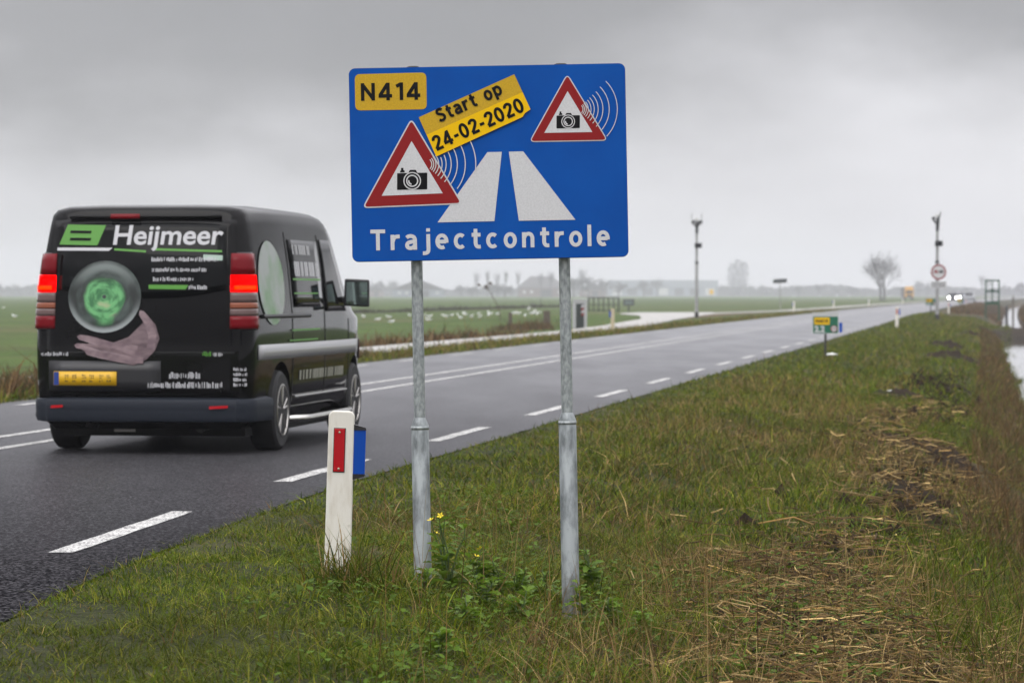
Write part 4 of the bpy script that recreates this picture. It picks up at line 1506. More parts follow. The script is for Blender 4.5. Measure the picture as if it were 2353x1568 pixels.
# windscreen and front
patch('windscreen', lambda q, X: (X, q * (vW(1.5) - .13) * (1 - .05 * (X - 3.3)), float(np.interp(X, [a for a, b in HX], [b for a, b in HX])) + .012 - .05 * q * q), -1, 1, 3.28, 4.02, 10, 8, M['glass_dk'], van, .006)
for sg in (-1, 1):
    patch('headlight', lambda X, z: vside(X, z, sg, .008), 4.30, 4.62, .68, .86, 4, 3, M['lens_clear'], van, .01)

# ------------------------------------------------------------------ camera masts
def mast(loc, h, label, prongs, sign_h=None, yaw=0.0):
    r = empty('camera_mast', loc, yaw, label, 'camera mast', 'speed camera masts')
    MB().lathe([(.11, -.3), (.11, .28), (.095, .30)], 16).build('base_sleeve', M['black_pl'], r, auto=True)
    MB().lathe([(.088, .25), (.088, h * .55), (.075, h * .56), (.065, h - .55)], 16).build('pole', M['mast'], r, auto=True)
    MB().lathe([(.10, -.06), (.11, 0), (.10, .06)], 14).build('collar', M['cam_dk'], r, (0, 0, h * .56), smooth=True)
    b = MB().box((.06, -.12, 0), (.36, .26, .27)).build('equipment_box', M['cam_dk'], r, (0, 0, h * .735), bevel=.02)
    MB().box((.06, -.255, 0), (.22, .02, .16)).build('lens_window', M['glass_dk'], b)
    top = MB()
    top.tube([(0, 0, h - .75), (.02, 0, h - .3), (0, 0, h - .12)], [.08, .09, .06], 10)
    top.box((.02, -.05, h - .22), (.14, .22, .26))
    top.build('camera_bracket', M['cam_dk'], r)
    for sx in (-1, 1):
        if not prongs and sx > 0:
            continue
        a = MB().tube([(0, 0, h - .45), (sx * .12, 0, h - .30), (sx * .22, -.02, h - .16)], [.04, .04, .05], 8).build('camera_arm', M['cam_dk'], r)
        MB().box((sx * .20, -.12, h - .12), (.14, .36, .13)).build('camera_head', M['cam_dk'], a, bevel=.02)
        if prongs:
            MB().tube([(sx * .27, 0, h - .30), (sx * .28, 0, h + .34)], .020, 6).build('antenna', M['mast'], a)
    if prongs:
        MB().lathe([(.10, 0), (.11, .06), (.07, .14), (.01, .16)], 14).build('dome', M['white_wall'], r, (0, 0, h - .05), smooth=True)
    else:
        MB().tube([(.05, 0, h - .15), (.18, 0, h + .20)], [.05, .02], 8).build('antenna', M['cam_dk'], r)
        MB().lathe([(.07, 0), (.075, .06), (.05, .11), (.01, .13)], 14).build('dome', M['white_wall'], r, (-.02, 0, h - .04), smooth=True)
    if sign_h:
        x = .02
        MB().box((x, -.10, sign_h), (.06, .04, .5)).build('sign_bracket', M['dk_post'], r)
        no_overtake(r, .05, sign_h, .38, -.12)
        pl = MB().prism(rrect(-.33, .45, sign_h - .78, sign_h - .46, .02, 3), -.125, -.11).build('under_plate', M['white_s'], r)
        for k in range(3):
            mb = MB(); xx = -.27
            rq = random.Random(k)
            while xx < .36:
                w = rq.uniform(.03, .08); mb.box((xx + w / 2, -.1275, sign_h - .54 - k * .085), (w, .002, .04)); xx += w + .025
            mb.build('small_print', M['black_s'], pl)
    return r


pL = GG(1600, 729)
mast((pL.x, pL.y, pL.z), 5.35, 'grey camera mast left of the road, twin antennas on top', True, yaw=.15)
pR = Vector((XU(2152.5, 160), 160.0, -.03))
mast((pR.x, pR.y, pR.z), 5.15, 'grey camera mast on the right verge carrying a round no overtaking sign', False, 2.38)

# ------------------------------------------------------------------ tall blank direction sign, left of the road
p = GG(1793, 711)
ds = empty('direction_sign', tuple(p), .12, 'tall dark rectangular direction sign seen from behind on a thin post', 'road sign')
MB().tube([(0, 0, -.3), (-.08, 0, 3.05)], .045, 10).build('post', M['mast'], ds)
MB().prism([(-.78, 2.62), (.62, 2.72), (.62, 3.12), (-.78, 3.02)], -.06, -.035).build('sign_panel', mat('dark_sign_back', (.022, .03, .03), .5), ds)
for dz in (2.78, 2.98):
    MB().box((-.08, -.03, dz), (1.2, .03, .04)).build('mounting_rail', M['sign_back'], ds)

# ------------------------------------------------------------------ cabinet, gate, board by the driveway
p = GG(1332, 745)
cb = empty('roadside_cabinet', tuple(p), .08, 'pale grey roadside cabinet with dark green door beside the cycle path', 'cabinet')
MB().box((0, .15, .60), (.62, .36, 1.30)).build('housing', mat('pale_grey_cabinet', (.42, .43, .44), .55), cb, bevel=.02)
dr = MB().box((.0, -.035, .55), (.36, .03, 1.12)).build('door', mat('dark_green_door', (.012, .022, .018), .5), cb, bevel=.01)
for k, m in ((0, 'print_white'), (1, 'red_s'), (2, 'print_white'), (3, 'red_s')):
    MB().prism([(.06, .92 - k * .12), (.17, .96 - k * .12), (.17, 1.06 - k * .12), (.06, 1.02 - k * .12)], -.056, -.051).build('hazard_stripe', M[m], dr)
MB().box((0, .15, 1.27), (.68, .42, .05)).build('lid', mat('cabinet_lid', (.5, .51, .52), .5), cb, bevel=.01)

pg0, pg1 = GG(1352, 716), GG(1421, 716)
gd = (pg1 - pg0); gw = gd.length
gt = empty('field_gate', tuple(pg0), math.atan2(gd.y, gd.x), 'grey steel field gate of vertical bars at the driveway end', 'gate')
GZ = -gzxy(pg0.x, pg0.y) * 0
for i in range(7):
    MB().box((gw * i / 6, 0, .60), (.13 if i in (0, 6) else .09, .05, 1.22)).build('gate_bar', M['dk_post'], gt)
MB().box((gw / 2, -.002, 1.235), (gw + .1, .06, .09)).build('top_rail', M['dk_post'], gt)
MB().box((gw / 2, -.004, .62), (gw, .03, .06)).build('middle_rail', M['dk_post'], gt)
MB().box((gw / 2, -.004, .12), (gw, .04, .08)).build('bottom_rail', M['dk_post'], gt)

p = GG(1444, 716)
ib = empty('information_board', tuple(p), -.05, 'small dark framed information board on one post beyond the driveway', 'board')
MB().box((0, 0, .25), (.14, .08, 1.1)).build('post', M['dk_post'], ib)
MB().box((0, -.05, .83), (.96, .05, .56)).build('frame', M['dk_post'], ib, bevel=.01)
MB().box((0, -.078, .83), (.76, .01, .38)).build('panel', mat('grey_board_face', (.13, .16, .155), .5), ib)

# ------------------------------------------------------------------ sluice frame and posts at the ditch
p = Vector((XU(2279, 222), 222.0, ZV(720, 222)))
sf = empty('sluice_frame', tuple(p), -.12, 'green steel sluice gate frame standing on the ditch bank', 'sluice gate')
for x in (-.45, .45):
    MB().box((x, 0, .92), (.10, .10, 2.8)).build('upright', M['green_paint'], sf)
MB().box((0, -.002, 2.26), (1.02, .12, .10)).build('top_beam', M['green_paint'], sf)
MB().box((0, -.002, 1.52), (.80, .09, .12)).build('cross_beam', M['green_paint'], sf)
MB().tube([(0, 0, .6), (0, 0, 2.21)], .04, 10).build('spindle', M['green_paint'], sf)
MB().lathe([(.10, -.04), (.14, 0), (.10, .04)], 14).build('gear_collar', M['green_paint'], sf, (0, -.002, 1.62), smooth=True)
MB().box((0, -.03, .72), (.78, .05, .22)).build('gate_plate', M['green_paint'], sf)
for k in range(4):
    MB().box((0, -.012, .50 - k * .15), (.78, .06, .10)).build('plank', M['wood_brown'] if k % 2 else M['wood'], sf)
p = GG(2312, 742)
o = MB().box((0, 0, .55), (.24, .16, 1.9)).build('mooring_post', M['dk_post'], None, tuple(p), bevel=.03); tag(o, 'short thick dark post right of the green sluice frame', 'post', 'posts by the sluice')
p = GG(2327, 742)
o = MB().tube([(0, 0, -.6), (0, 0, 1.9), (0, 0, 2.15), (0, 0, 2.35)], [.09, .085, .06, .02], 10).build('wooden_post', M['wood'], None, tuple(p), auto=True); tag(o, 'tall pointed weathered wooden post at the ditch edge', 'post', 'posts by the sluice')
p = GG(2296, 745)
o = MB().box((0, 0, .15), (.16, .14, .9)).build('wooden_post', M['wood'], None, (p.x, p.y, p.z), bevel=.02); tag(o, 'low pale wooden stump post below the sluice frame', 'post', 'posts by the sluice')

# brown timber posts in the field
for u, vt, vb, w, lab in ((1172, 711, 748, .16, 'slim brown timber gate post in the meadow left of the right sign post'),
                          (1256, 709, 750, .30, 'broad brown timber gate post beside dry reeds in the meadow')):
    p = GG(u, vb); h = (vb - vt) / F * p.y
    o = MB().box((0, 0, h / 2 - .15), (w, w, h + .3)).build('gate_post', M['wood_brown'], None, tuple(p), bevel=.02); tag(o, lab, 'post', 'old gate posts in the meadow')

# ------------------------------------------------------------------ vehicles far down the road
def car(name, label, paint, kind, lit):
    r = empty(name, (0, 0, 0), 0, label, 'car', 'far vehicles on the road')
    hw = .88
    prof = [(-2.1, .25), (-2.15, .55), (-2.1, .85), (-1.2, .98), (-.5, 1.42), (.9, 1.46), (1.7, 1.02), (2.05, .92), (2.12, .5), (2.05, .25)]
    v = []; f = []
    secs = [(-hw, .92), (-hw * .98, 1), (hw * .98, 1), (hw, .92)]
    n = len(prof)
    for (x, k) in ((-hw, .0), (-hw + .10, 1), (hw - .10, 1), (hw, 0)):
        for yy, z in prof:
            kk = 1 if k else .97
            zz = z if k else (z - .04 if z > .9 else z)
            v.append((x * (1 if z < 1.1 else .86), yy * kk, zz))
    for i in range(3):
        for j in range(n):
            j2 = (j + 1) % n
            f.append((i * n + j, i * n + j2, (i + 1) * n + j2, (i + 1) * n + j))
    f.append(tuple(range(n))); f.append(tuple(range(4 * n - 1, 3 * n - 1, -1)))
    me = rawmesh('body', v, f, paint)
    bm = bmesh.new(); bm.from_mesh(me); bmesh.ops.recalc_face_normals(bm, faces=bm.faces); bm.to_mesh(me); bm.free()
    b = link('body', me, r)
    MB().add([(-.62, -1.17, 1.01), (.62, -1.17, 1.01), (.60, -.57, 1.405), (-.60, -.57, 1.405)], [(0, 1, 2, 3)]).build('windscreen', M['glass_dk'], r, (0, -.02, .03))
    MB().add([(-.62, 1.62, 1.07), (.62, 1.62, 1.07), (.60, .98, 1.43), (-.60, .98, 1.43)], [(3, 2, 1, 0)]).build('rear_window', M['glass_dk'], r, (0, .03, .02))
    for sx in (-1, 1):
        if lit:
            MB().lathe([(.115, 0), (.10, .03), (.01, .05)], 12, M=Matrix.Rotation(R(90), 3, 'X')).build('headlight', M['head_lit'], r, (sx * .62, -2.13, .66))
        else:
            MB().box((sx * .68, 2.12, .78), (.28, .04, .16)).build('tail_lamp', M['lens_red'], r)
        for yy in (-1.35, 1.35):
            MB().lathe([(.18, -.1), (.30, -.1), (.31, 0), (.30, .1), (.18, .1)], 18, M=Matrix.Rotation(R(90), 3, 'Y')).build('wheel', M['rubber'], r, (sx * .80, yy, .31))
    return r


c1 = car('oncoming_car', 'nearest oncoming car with bright headlights far down the left lane', M['car_d'], 0, True)
x, y = PW(540, -4.9); c1.location = (float(x), float(y), 0); c1.rotation_euler = (0, 0, -TH - .02)
x, y = PW(596, -4.9)
c2 = dup(c1, (float(x), float(y), .05), -TH - .02, 'second oncoming car with warmer headlights behind the first')
c3 = car('leaving_car', 'white car driving away far down the right lane', M['car_w'], 0, False)
x, y = PW(500, -1.2); c3.location = (float(x), float(y), 0); c3.rotation_euler = (0, 0, -TH - .02)
for ch in c3.children:
    if ch.name.startswith('body'):
        pass
# the yellow lorry
lx, ly = XU(2088, 930), 930.0
lo = empty('lorry', (lx, ly, gzxy(lx, ly)), -.05, 'yellow lorry with grey trailer far left of the road', 'lorry')
cabm = MB().box((0, 0, 1.9), (2.45, 2.0, 2.6)).build('cab', M['truck_y'], lo, bevel=.15)
MB().box((0, -1.01, 2.1), (2.0, .04, .85)).build('windscreen', M['glass_dk'], lo, bevel=.02)
MB().box((0, -1.01, 1.0), (1.5, .05, .7)).build('grille', M['black_pl'], lo)
MB().box((0, -.1, 3.45), (2.2, 1.4, .5)).build('roof_fairing', M['truck_y'], lo, bevel=.15)
MB().box((-.55, 5.0, 2.0), (2.5, 7.5, 2.9)).build('trailer', mat('grey_trailer', (.14, .13, .14), .6), lo)
for sx in (-1, 1):
    for yy in (0, 3.0, 7.0):
        MB().lathe([(.3, -.15), (.5, -.15), (.5, .15), (.3, .15)], 18, M=Matrix.Rotation(R(90), 3, 'Y')).build('wheel', M['rubber'], lo, (sx * 1.0, yy, .5))


# ------------------------------------------------------------------ far buildings
def gable(name, u0, u1, vt, veave, yv, depth, label, wallm, yaw=0.0, hip=False):
    w = (u1 - u0) / F * yv; x = XU((u0 + u1) / 2, yv); zb = gzxy(x, yv)
    H = ZV(vt, yv) - zb; E = ZV(veave, yv) - zb
    r = empty(name, (x, yv, zb), yaw, label, 'building', 'farm buildings on the horizon')
    MB().box((0, depth / 2, E / 2 - .3), (w * .94, depth, E + .6)).build('wall', wallm, r)
    mb = MB()
    if hip:
        i = w * .28
        v = [(-w / 2, -.5, E), (w / 2, -.5, E), (w / 2, depth + .5, E), (-w / 2, depth + .5, E), (-w / 2 + i, depth / 2, H), (w / 2 - i, depth / 2, H)]
        mb.add(v, [(0, 1, 5, 4), (1, 2, 5), (2, 3, 4, 5), (3, 0, 4), (3, 2, 1, 0)])
    else:
        v = [(-w / 2, -.4, E), (w / 2, -.4, E), (0, -.4, H), (-w / 2, depth, E), (w / 2, depth, E), (0, depth, H)]
        mb.add(v, [(0, 1, 2), (4, 3, 5), (0, 2, 5, 3), (2, 1, 4, 5), (1, 0, 3, 4)])
    mb.build('roof', M['roof'], r)
    MB().box((w * .1, -.05, E * .42), (w * .22, .1, E * .8)).build('barn_door', M['cam_dk'], r)
    for k in (-.34, -.2, .36):
        MB().box((w * k, -.05, E * .55), (w * .06, .1, E * .3)).build('window', M['white_wall'], r)
    return r


gable('barn', 897, 1022, 641, 665, 1650, 34, 'wide grey barn with low pitched roof behind the left sign post', M['shed_wall'])
gable('farmhouse', 1186, 1302, 634, 661, 1700, 28, 'large hip roofed farmhouse among bare trees between the sign posts', M['brickwall'], hip=True)
gable('farmhouse', 840, 880, 655, 668, 1750, 16, 'small hazy farmhouse just right of the van mirror', M['brickwall'])
gable('farmhouse', 1330, 1392, 650, 666, 1720, 18, 'low farmhouse under dense bare trees right of the hip roof', M['brickwall'])
# long warehouse
yv = 2250.0
w = (1649 - 1400) / F * yv; x = XU(1524, yv); zb = gzxy(x, yv); H = ZV(643, yv) - zb
wh = empty('warehouse', (x, yv, zb), 0, 'long low grey warehouse on the horizon behind the left camera mast', 'building')
MB().box((0, 15, H * .30 - .5), (w, 30, H * .6 + 1)).build('wall', M['shed_wall'], wh)
MB().box((0, 15, H * .79), (w + .6, 30.6, H * .40)).build('fascia', mat('pale_fascia', (.24, .27, .30), .6), wh)
for k in range(7):
    MB().box((-w / 2 + w * (k + .5) / 7, -.05, H * .28), (w / 12, .1, H * .42)).build('loading_door', M['white_wall'] if k % 3 == 0 else M['cam_dk'], wh)
yv = 1000.0
x = XU(1634, yv)
ys = empty('yellow_sign', (x, yv, gzxy(x, yv)), 0, 'small yellow sign far off in front of the warehouse', 'road sign')
MB().box((0, 0, .9), (.1, .1, 1.8)).build('post', M['dk_post'], ys)
MB().box((0, -.08, 2.2), (1.2, .05, 1.5)).build('sign_panel', M['yellow_b'], ys, bevel=.02)


# ------------------------------------------------------------------ bare trees
def grow(rs, h, levels, spread, upw, nbr, r0, twig=.004, lean=(0, 0), bole=.26):
    """recursive limbs; returns (trunk MB, crown MB)"""
    trunk, crown = MB(), MB()

    def limb(p, d, ln, r, lv):
        tgt = trunk if lv == 0 else crown
        pts = [p]; rad = [r]
        q = p.copy(); dd = d.copy(); n = 3 if lv < 3 else 2
        for i in range(n):
            dd = (dd + Vector((rs.uniform(-.14, .14), rs.uniform(-.14, .14), upw * .10))).normalized()
            q = q + dd * ln / n; pts.append(q.copy()); rad.append(r * (1 - .40 * (i + 1) / n))
        tgt.tube(pts, rad, 8 if lv == 0 else (5 if lv < 3 else 3), caps=False)
        if lv >= levels:
            return
        k = nbr if lv else nbr + 2
        a0 = rs.uniform(0, 6.28)
        for i in range(k):
            tt = rs.uniform(.30, 1.0) if lv else rs.uniform(.75, 1.0)
            j = min(n - 1, int(tt * n)); fr = tt * n - j
            b = pts[j].lerp(pts[j + 1], fr)
            az = a0 + 6.28 * i / k + rs.uniform(-.5, .5); sp = rs.uniform(.6, 1.25) * spread
            side = dd.orthogonal().normalized(); side.rotate(Matrix.Rotation(az, 3, dd))
            nd = (dd + side * sp).normalized()
            limb(b, nd, ln * rs.uniform(.62, .86) * (1.0 if lv else 1.05), max(twig, rad[min(j + 1, n)] * rs.uniform(.55, .75)), lv + 1)
        limb(pts[-1], (dd + Vector((rs.uniform(-.2, .2), rs.uniform(-.2, .2), upw * .2))).normalized(), ln * .78, max(twig, rad[-1] * .9), lv + 1)

    limb(Vector((0, 0, -.2)), Vector((lean[0], lean[1], 1)).normalized(), h * bole, r0, 0)
    return trunk, crown


def tree(name, loc, label, geo, group=None, scale=1.0, rz=0.0):
    r = empty(name, loc, rz, label, 'tree', group)
    r.scale = (scale,) * 3 if not isinstance(scale, tuple) else scale
    for nm, me in geo:
        link(nm, me, r)
    return r


def geo_of(seed, *a, **k):
    tk, cw = grow(random.Random(seed), *a, **k)
    return [('trunk', tk.mesh('trunk', M['bark'], True)), ('crown', cw.mesh('crown', M['bark'], False))]


def geo_height(geo):
    return max(v.co.z for _, me in geo for v in me.vertices)


p = GG(2025, 691)
rs = random.Random(12)
ta, ca = grow(random.Random(5), 10, 5, .78, .42, 2, .20, .022, (-.10, 0), bole=.28); tb, cb2 = grow(random.Random(9), 10, 5, .78, .42, 2, .18, .022, (.16, 0), bole=.28)
bt = empty('bare_tree', tuple(p), 0, 'largest bare winter tree with twin trunks left of the road', 'tree')
hh = max(q[2] for q in ca.v)
want = ZV(573, p.y) - p.z
bt.scale = (want / hh * 1.0,) * 3
ta.build('trunk', M['bark'], bt, (-.15, 0, 0), smooth=True); tb.build('trunk', M['bark'], bt, (.35, .2, 0), smooth=True)
ca.build('crown', M['bark'], bt, (-.15, 0, 0)); cb2.build('crown', M['bark'], bt, (.35, .2, 0))

gA = geo_of(21, 10, 5, .60, .35, 2, .25, .04); gB = geo_of(22, 10, 4, .30, 1.2, 2, .22, .04, bole=.36); gC = geo_of(23, 10, 5, .85, .15, 2, .3, .06, bole=.16)
gD = geo_of(25, 10, 5, .78, .2, 2, .3, .05, bole=.2)
GH = {id(g): geo_height(g) for g in (gA, gB, gC, gD)}
GRP = 'bare trees on the hazy horizon'
far = [  # u, v top, distance, kind, width factor, label
    (1095, 620, 950, gB, .7, 'thin bare poplar leftmost of the row left of the hip roof'),
    (1119, 616, 950, gB, .7, 'thin bare poplar second from the left of the row'),
    (1142, 622, 950, gB, .7, 'thin bare poplar third from the left of the row'),
    (1163, 617, 950, gB, .6, 'thin bare tufted tree rising left end of the hip roof'),
    (1190, 618, 955, gB, .6, 'thin bare tufted tree rising above the hip roof'),
    (1241, 622, 985, gB, .8, 'slender bare tree behind the middle of the hip roof'),
    (1266, 618, 985, gB, .8, 'slender bare tree behind the right half of the hip roof'),
    (1339, 612, 985, gB, .9, 'tall slender bare tree just right of the right sign post'),
    (1318, 632, 960, gD, 1.3, 'broad bare tree directly right of the hip roof'),
    (1352, 630, 970, gD, 1.3, 'broad dense bare tree over the low farmhouse'),
    (1382, 636, 960, gA, 1.3, 'rounded bare tree at the right end of the farm grove'),
    (1130, 648, 920, gD, 1.6, 'low wide bare tree left of the hip roofed farmhouse'),
    (1160, 650, 930, gC, 1.6, 'low bushy bare tree against the hip roofed farmhouse'),
    (1060, 652, 1100, gD, 1.5, 'faint bare tree between the barn and the poplar row'),
    (1085, 655, 1050, gC, 1.5, 'faint low bare tree at the foot of the poplar row'),
    (870, 642, 1200, gD, 1.3, 'faint bare tree left of the wide barn'),
    (905, 640, 1250, gA, 1.3, 'faint bare tree behind the left roof slope of the barn'),
    (1478, 640, 1150, gD, 1.3, 'bare tree in front of the left half of the warehouse'),
    (1510, 636, 1200, gA, 1.3, 'bare tree rising above the warehouse roof'),
    (1420, 644, 1100, gC, 1.5, 'low bare tree left of the warehouse'),
    (1660, 652, 1500, gC, 1.3, 'faint bush like tree left of the tall hazy clump'),
    (1722, 652, 1500, gC, 1.3, 'faint bush like tree right of the tall hazy clump'),
    (1748, 652, 1300, gD, 1.1, 'faint bare tree left of the tall blank direction sign'),
    (1836, 652, 1150, gD, 1.1, 'bare tree first right of the tall blank direction sign'),
    (1879, 649, 1100, gA, 1.2, 'rounded bare tree between direction sign and large bare tree'),
    (1919, 659, 1250, gD, 1.1, 'small faint bare tree left of the largest bare tree'),
    (1955, 657, 1200, gC, 1.8, 'low wide bare tree close left of the largest bare tree'),
    (1990, 657, 1300, gD, 1.4, 'faint bare tree behind the largest bare tree'),
    (2112, 642, 1300, gD, 1.4, 'tall hazy bare tree between lorry and right camera mast'),
    (2130, 650, 1250, gA, 1.3, 'hazy bare tree just left of the right camera mast'),
    (2060, 655, 1350, gC, 1.5, 'faint low bare tree left of the yellow lorry'),
    (2218, 656, 1200, gA, 1.0, 'small bare tree above the oncoming headlights'),
    (2256, 628, 1250, gB, 1.1, 'tall hazy poplar left of the green sluice frame'),
    (2270, 634, 1260, gB, 1.1, 'tall hazy poplar just behind the green sluice frame'),
    (2310, 652, 1300, gC, 1.3, 'faint low tree right of the green sluice frame'),
    (2348, 645, 1100, gD, 1.2, 'bare tree at the right edge of the picture'),
    (30, 650, 1300, gC, 1.8, 'faint tree line clump at the left edge of the picture'),
    (-10, 648, 1200, gD, 1.4, 'faint bare tree at the far left edge of the picture'),
]
for i, (u, vt, yv, g, wf, lab) in enumerate(far):
    x = XU(u, yv * 1.68); yv = yv * 1.68; zb = gzxy(x, yv)
    s_ = (ZV(vt, yv) - zb) / GH[id(g)]
    tree('bare_tree' if g is not gB else 'poplar_tree', (x, yv, zb), lab, g, GRP, (s_ * wf, s_ * wf, s_), rz=i * 1.7)

# a dense clump of tall trees standing alone left of the direction sign
def column_geo(seed, w, h):
    rs_ = np.random.default_rng(seed)
    n_ = 800
    zf = rs_.uniform(.10, 1, n_)
    ww = w * np.sqrt(np.clip(1 - np.maximum(0, (zf - .72) / .30) ** 2, .02, 1)) * np.clip(.55 + zf, 0, 1)
    a_ = rs_.uniform(0, 2 * np.pi, n_); r_ = np.sqrt(rs_.uniform(0, 1, n_)) * ww
    c_ = np.stack([r_ * np.cos(a_), r_ * np.sin(a_), zf * h], -1)
    ln = rs_.uniform(.5, 1.8, n_); az_ = rs_.uniform(0, 6.28, n_)
    dv = np.stack([np.cos(az_) * .35, np.sin(az_) * .35, np.ones(n_)], -1) * ln[:, None]
    sv = np.stack([np.cos(az_ + 1.3), np.sin(az_ + 1.3), np.zeros(n_)], -1) * rs_.uniform(.12, .35, (n_, 1))
    V_ = np.stack([c_ - sv, c_ + sv, c_ + dv], 1).reshape(-1, 3)
    cm = npmesh('crown', V_, None, np.arange(n_ * 3).reshape(-1, 3), M['bark'])
    return [('trunk', MB().tube([(0, 0, -.4), (0, 0, h * .35), (0, 0, h * .8)], [.5, .4, .12], 8).mesh('trunk', M['bark'])), ('crown', cm)]


for k, (u, vt, lab) in enumerate(((1682, 606, 'left tree of the tall hazy clump left of the direction sign'), (1695, 598, 'middle and tallest tree of the hazy clump left of the direction sign'), (1708, 604, 'right tree of the tall hazy clump left of the direction sign'))):
    yv = 2480.0 + 6 * k; x = XU(u, yv); zb = gzxy(x, yv)
    tree('poplar_tree', (x, yv, zb), lab, column_geo(300 + k, 13 / F * yv, ZV(vt, yv) - zb), GRP)

# far wood on the horizon: one mass nobody could count
nb = 9000
uu = rng.uniform(-60, 2420, nb); yy_ = rng.uniform(2300, 2560, nb)
xx = (uu - U0) / F * yy_
hgt = 3.0 + 8 * fnoise(uu * .012, yy_ * .002, 91) ** 1.6
z0 = rng.uniform(0, 1, nb) ** .8 * hgt - .4
sz = rng.uniform(.5, 1.5, nb)
a = rng.uniform(0, np.pi, nb)
Vv = np.zeros((nb, 4, 3))
for k, (p_, q_) in enumerate(((-1, -1), (1, -.6), (.8, 1), (-1, .7))):
    Vv[:, k, 0] = xx + p_ * sz * np.cos(a) * 1.6; Vv[:, k, 1] = yy_ + p_ * sz * np.sin(a) * 1.6; Vv[:, k, 2] = z0 + q_ * sz
o = link('distant_wood', npmesh('distant_wood', Vv.reshape(-1, 3), np.arange(nb * 4).reshape(-1, 4), None, M['bark']))
tag(o, 'thin grey line of distant woods along the hazy horizon', kind='stuff')


# ------------------------------------------------------------------ gulls
def gull_meshes():
    b = MB(); ax = Matrix.Rotation(R(90), 3, 'Y')
    b.lathe([(.003, -.21), (.03, -.17), (.06, -.08), (.075, .02), (.065, .11), (.045, .15), (.05, .18), (.048, .21), (.03, .24), (.006, .25)], 10, M=ax)
    vv = []
    for x, y, z in b.v:
        if x > .13:
            z += (x - .13) * .9
        vv.append((x, y, z + .17))
    b.v = vv
    w = MB()
    for s_ in (-1, 1):
        w.add([(.10, s_ * .066, .20), (.02, s_ * .082, .17), (-.14, s_ * .05, .17), (-.27, s_ * .02, .18), (-.10, s_ * .05, .225), (.04, s_ * .045, .24)], [(0, 1, 2, 3, 4, 5)])
    k = MB().tube([(.245, 0, .27), (.30, 0, .262)], [.013, .003], 6)
    l = MB()
    for s_ in (-1, 1):
        l.tube([(0, s_ * .03, .11), (.0, s_ * .03, 0)], .006, 5)
        l.box((.02, s_ * .03, .004), (.05, .03, .006))
    return (('body', b.mesh('body', M['gull'], True)), ('wing', w.mesh('wing', M['gull_w'])), ('beak', k.mesh('beak', M['beak'])), ('leg', l.mesh('leg', M['beak'])))


gm = gull_meshes()
gp = [(880 + a / 5.8825, 620 + b / 5.8825) for a, b in ((200, 915), (368, 880), (390, 953), (660, 850), (875, 850), (930, 875), (930, 918), (1145, 855), (1180, 870), (1260, 850), (1340, 845), (1425, 825), (1455, 840), (1390, 890), (1540, 882), (1640, 830), (1660, 885), (1775, 805), (1790, 800), (1810, 825), (1785, 862), (1910, 830), (2140, 833), (2200, 830), (2300, 865), (2340, 750))]
gp += [(860 + a / 2.801, 620 + b / 2.801) for a, b in ((1185, 352), (1175, 362), (1222, 372), (1215, 382), (1198, 397), (1256, 391), (1232, 402), (60, 420))]
gp += [(8, 745), (36, 768)]
def gull_label(u):
    for lim, t_ in ((40, 'white gull on the meadow left of the van'), (968, 'white gull on the meadow between van mirror and left sign post'),
                    (1090, 'white gull on the meadow close right of the left sign post'), (1165, 'white gull on the meadow left of the slim timber gate post'), (3000, 'white gull on the meadow between the two timber gate posts')):
        if u < lim:
            return t_


g0 = None
for i, (a, b) in enumerate(gp):
    p = GG(a * .9484, b * .9484 + 3)
    if g0 is None:
        g0 = empty('gull', tuple(p), 0, gull_label(a * .9484), 'gull', 'gulls resting on the meadow')
        for nm, me in gm:
            link(nm, me, g0)
        g0.scale = (.85,) * 3
    else:
        dup(g0, tuple(p), random.uniform(0, 6.28), gull_label(a * .9484), scale=random.uniform(.75, 1.0))

# ------------------------------------------------------------------ soil heaps on the ditch side of the verge
HEAPS = []


def heap(u, v_, rx, ry, h, label, seed):
    rx *= 1.15; ry *= 1.1; h *= .85
    p = GG(u, v_)
    HEAPS.append((p.x, p.y, rx, ry))
    rs_ = np.random.default_rng(seed)
    n = 26
    g_ = np.linspace(-1, 1, n)
    X_, Y_ = np.meshgrid(g_, g_, indexing='ij')
    rr = np.sqrt(X_ ** 2 + Y_ ** 2)
    base = np.clip(1 - rr ** 2, 0, 1)
    nz = fnoise(X_ * 3 + seed, Y_ * 3, seed) * 1.0 + fnoise(X_ * 8, Y_ * 8 + seed, seed + 3, 2) * .6
    Z_ = base * (nz - .35) * h * 1.6
    V_ = np.stack([X_ * rx * (1 + .25 * (fnoise(Y_ * 2, X_ * 2, seed + 9) - .5)), Y_ * ry, Z_ - .03 * (1 - base) - .02], -1)
    sl_ = V_.reshape(-1, 3)
    wx = p.x + sl_[:, 0]; wy = p.y + sl_[:, 1]
    s2, d2 = SD(wx, wy)
    sl_[:, 2] += gz(s2, d2) - p.z
    id_ = np.arange(n * n).reshape(n, n)
    Qs = np.stack([id_[:-1, :-1], id_[1:, :-1], id_[1:, 1:], id_[:-1, 1:]], -1).reshape(-1, 4)
    o = link('soil_heap', npmesh('soil_heap', sl_, Qs, None, M['soil'], smooth=True), None, tuple(p))
    tag(o, label, 'soil heap', 'dug up soil heaps along the verge')


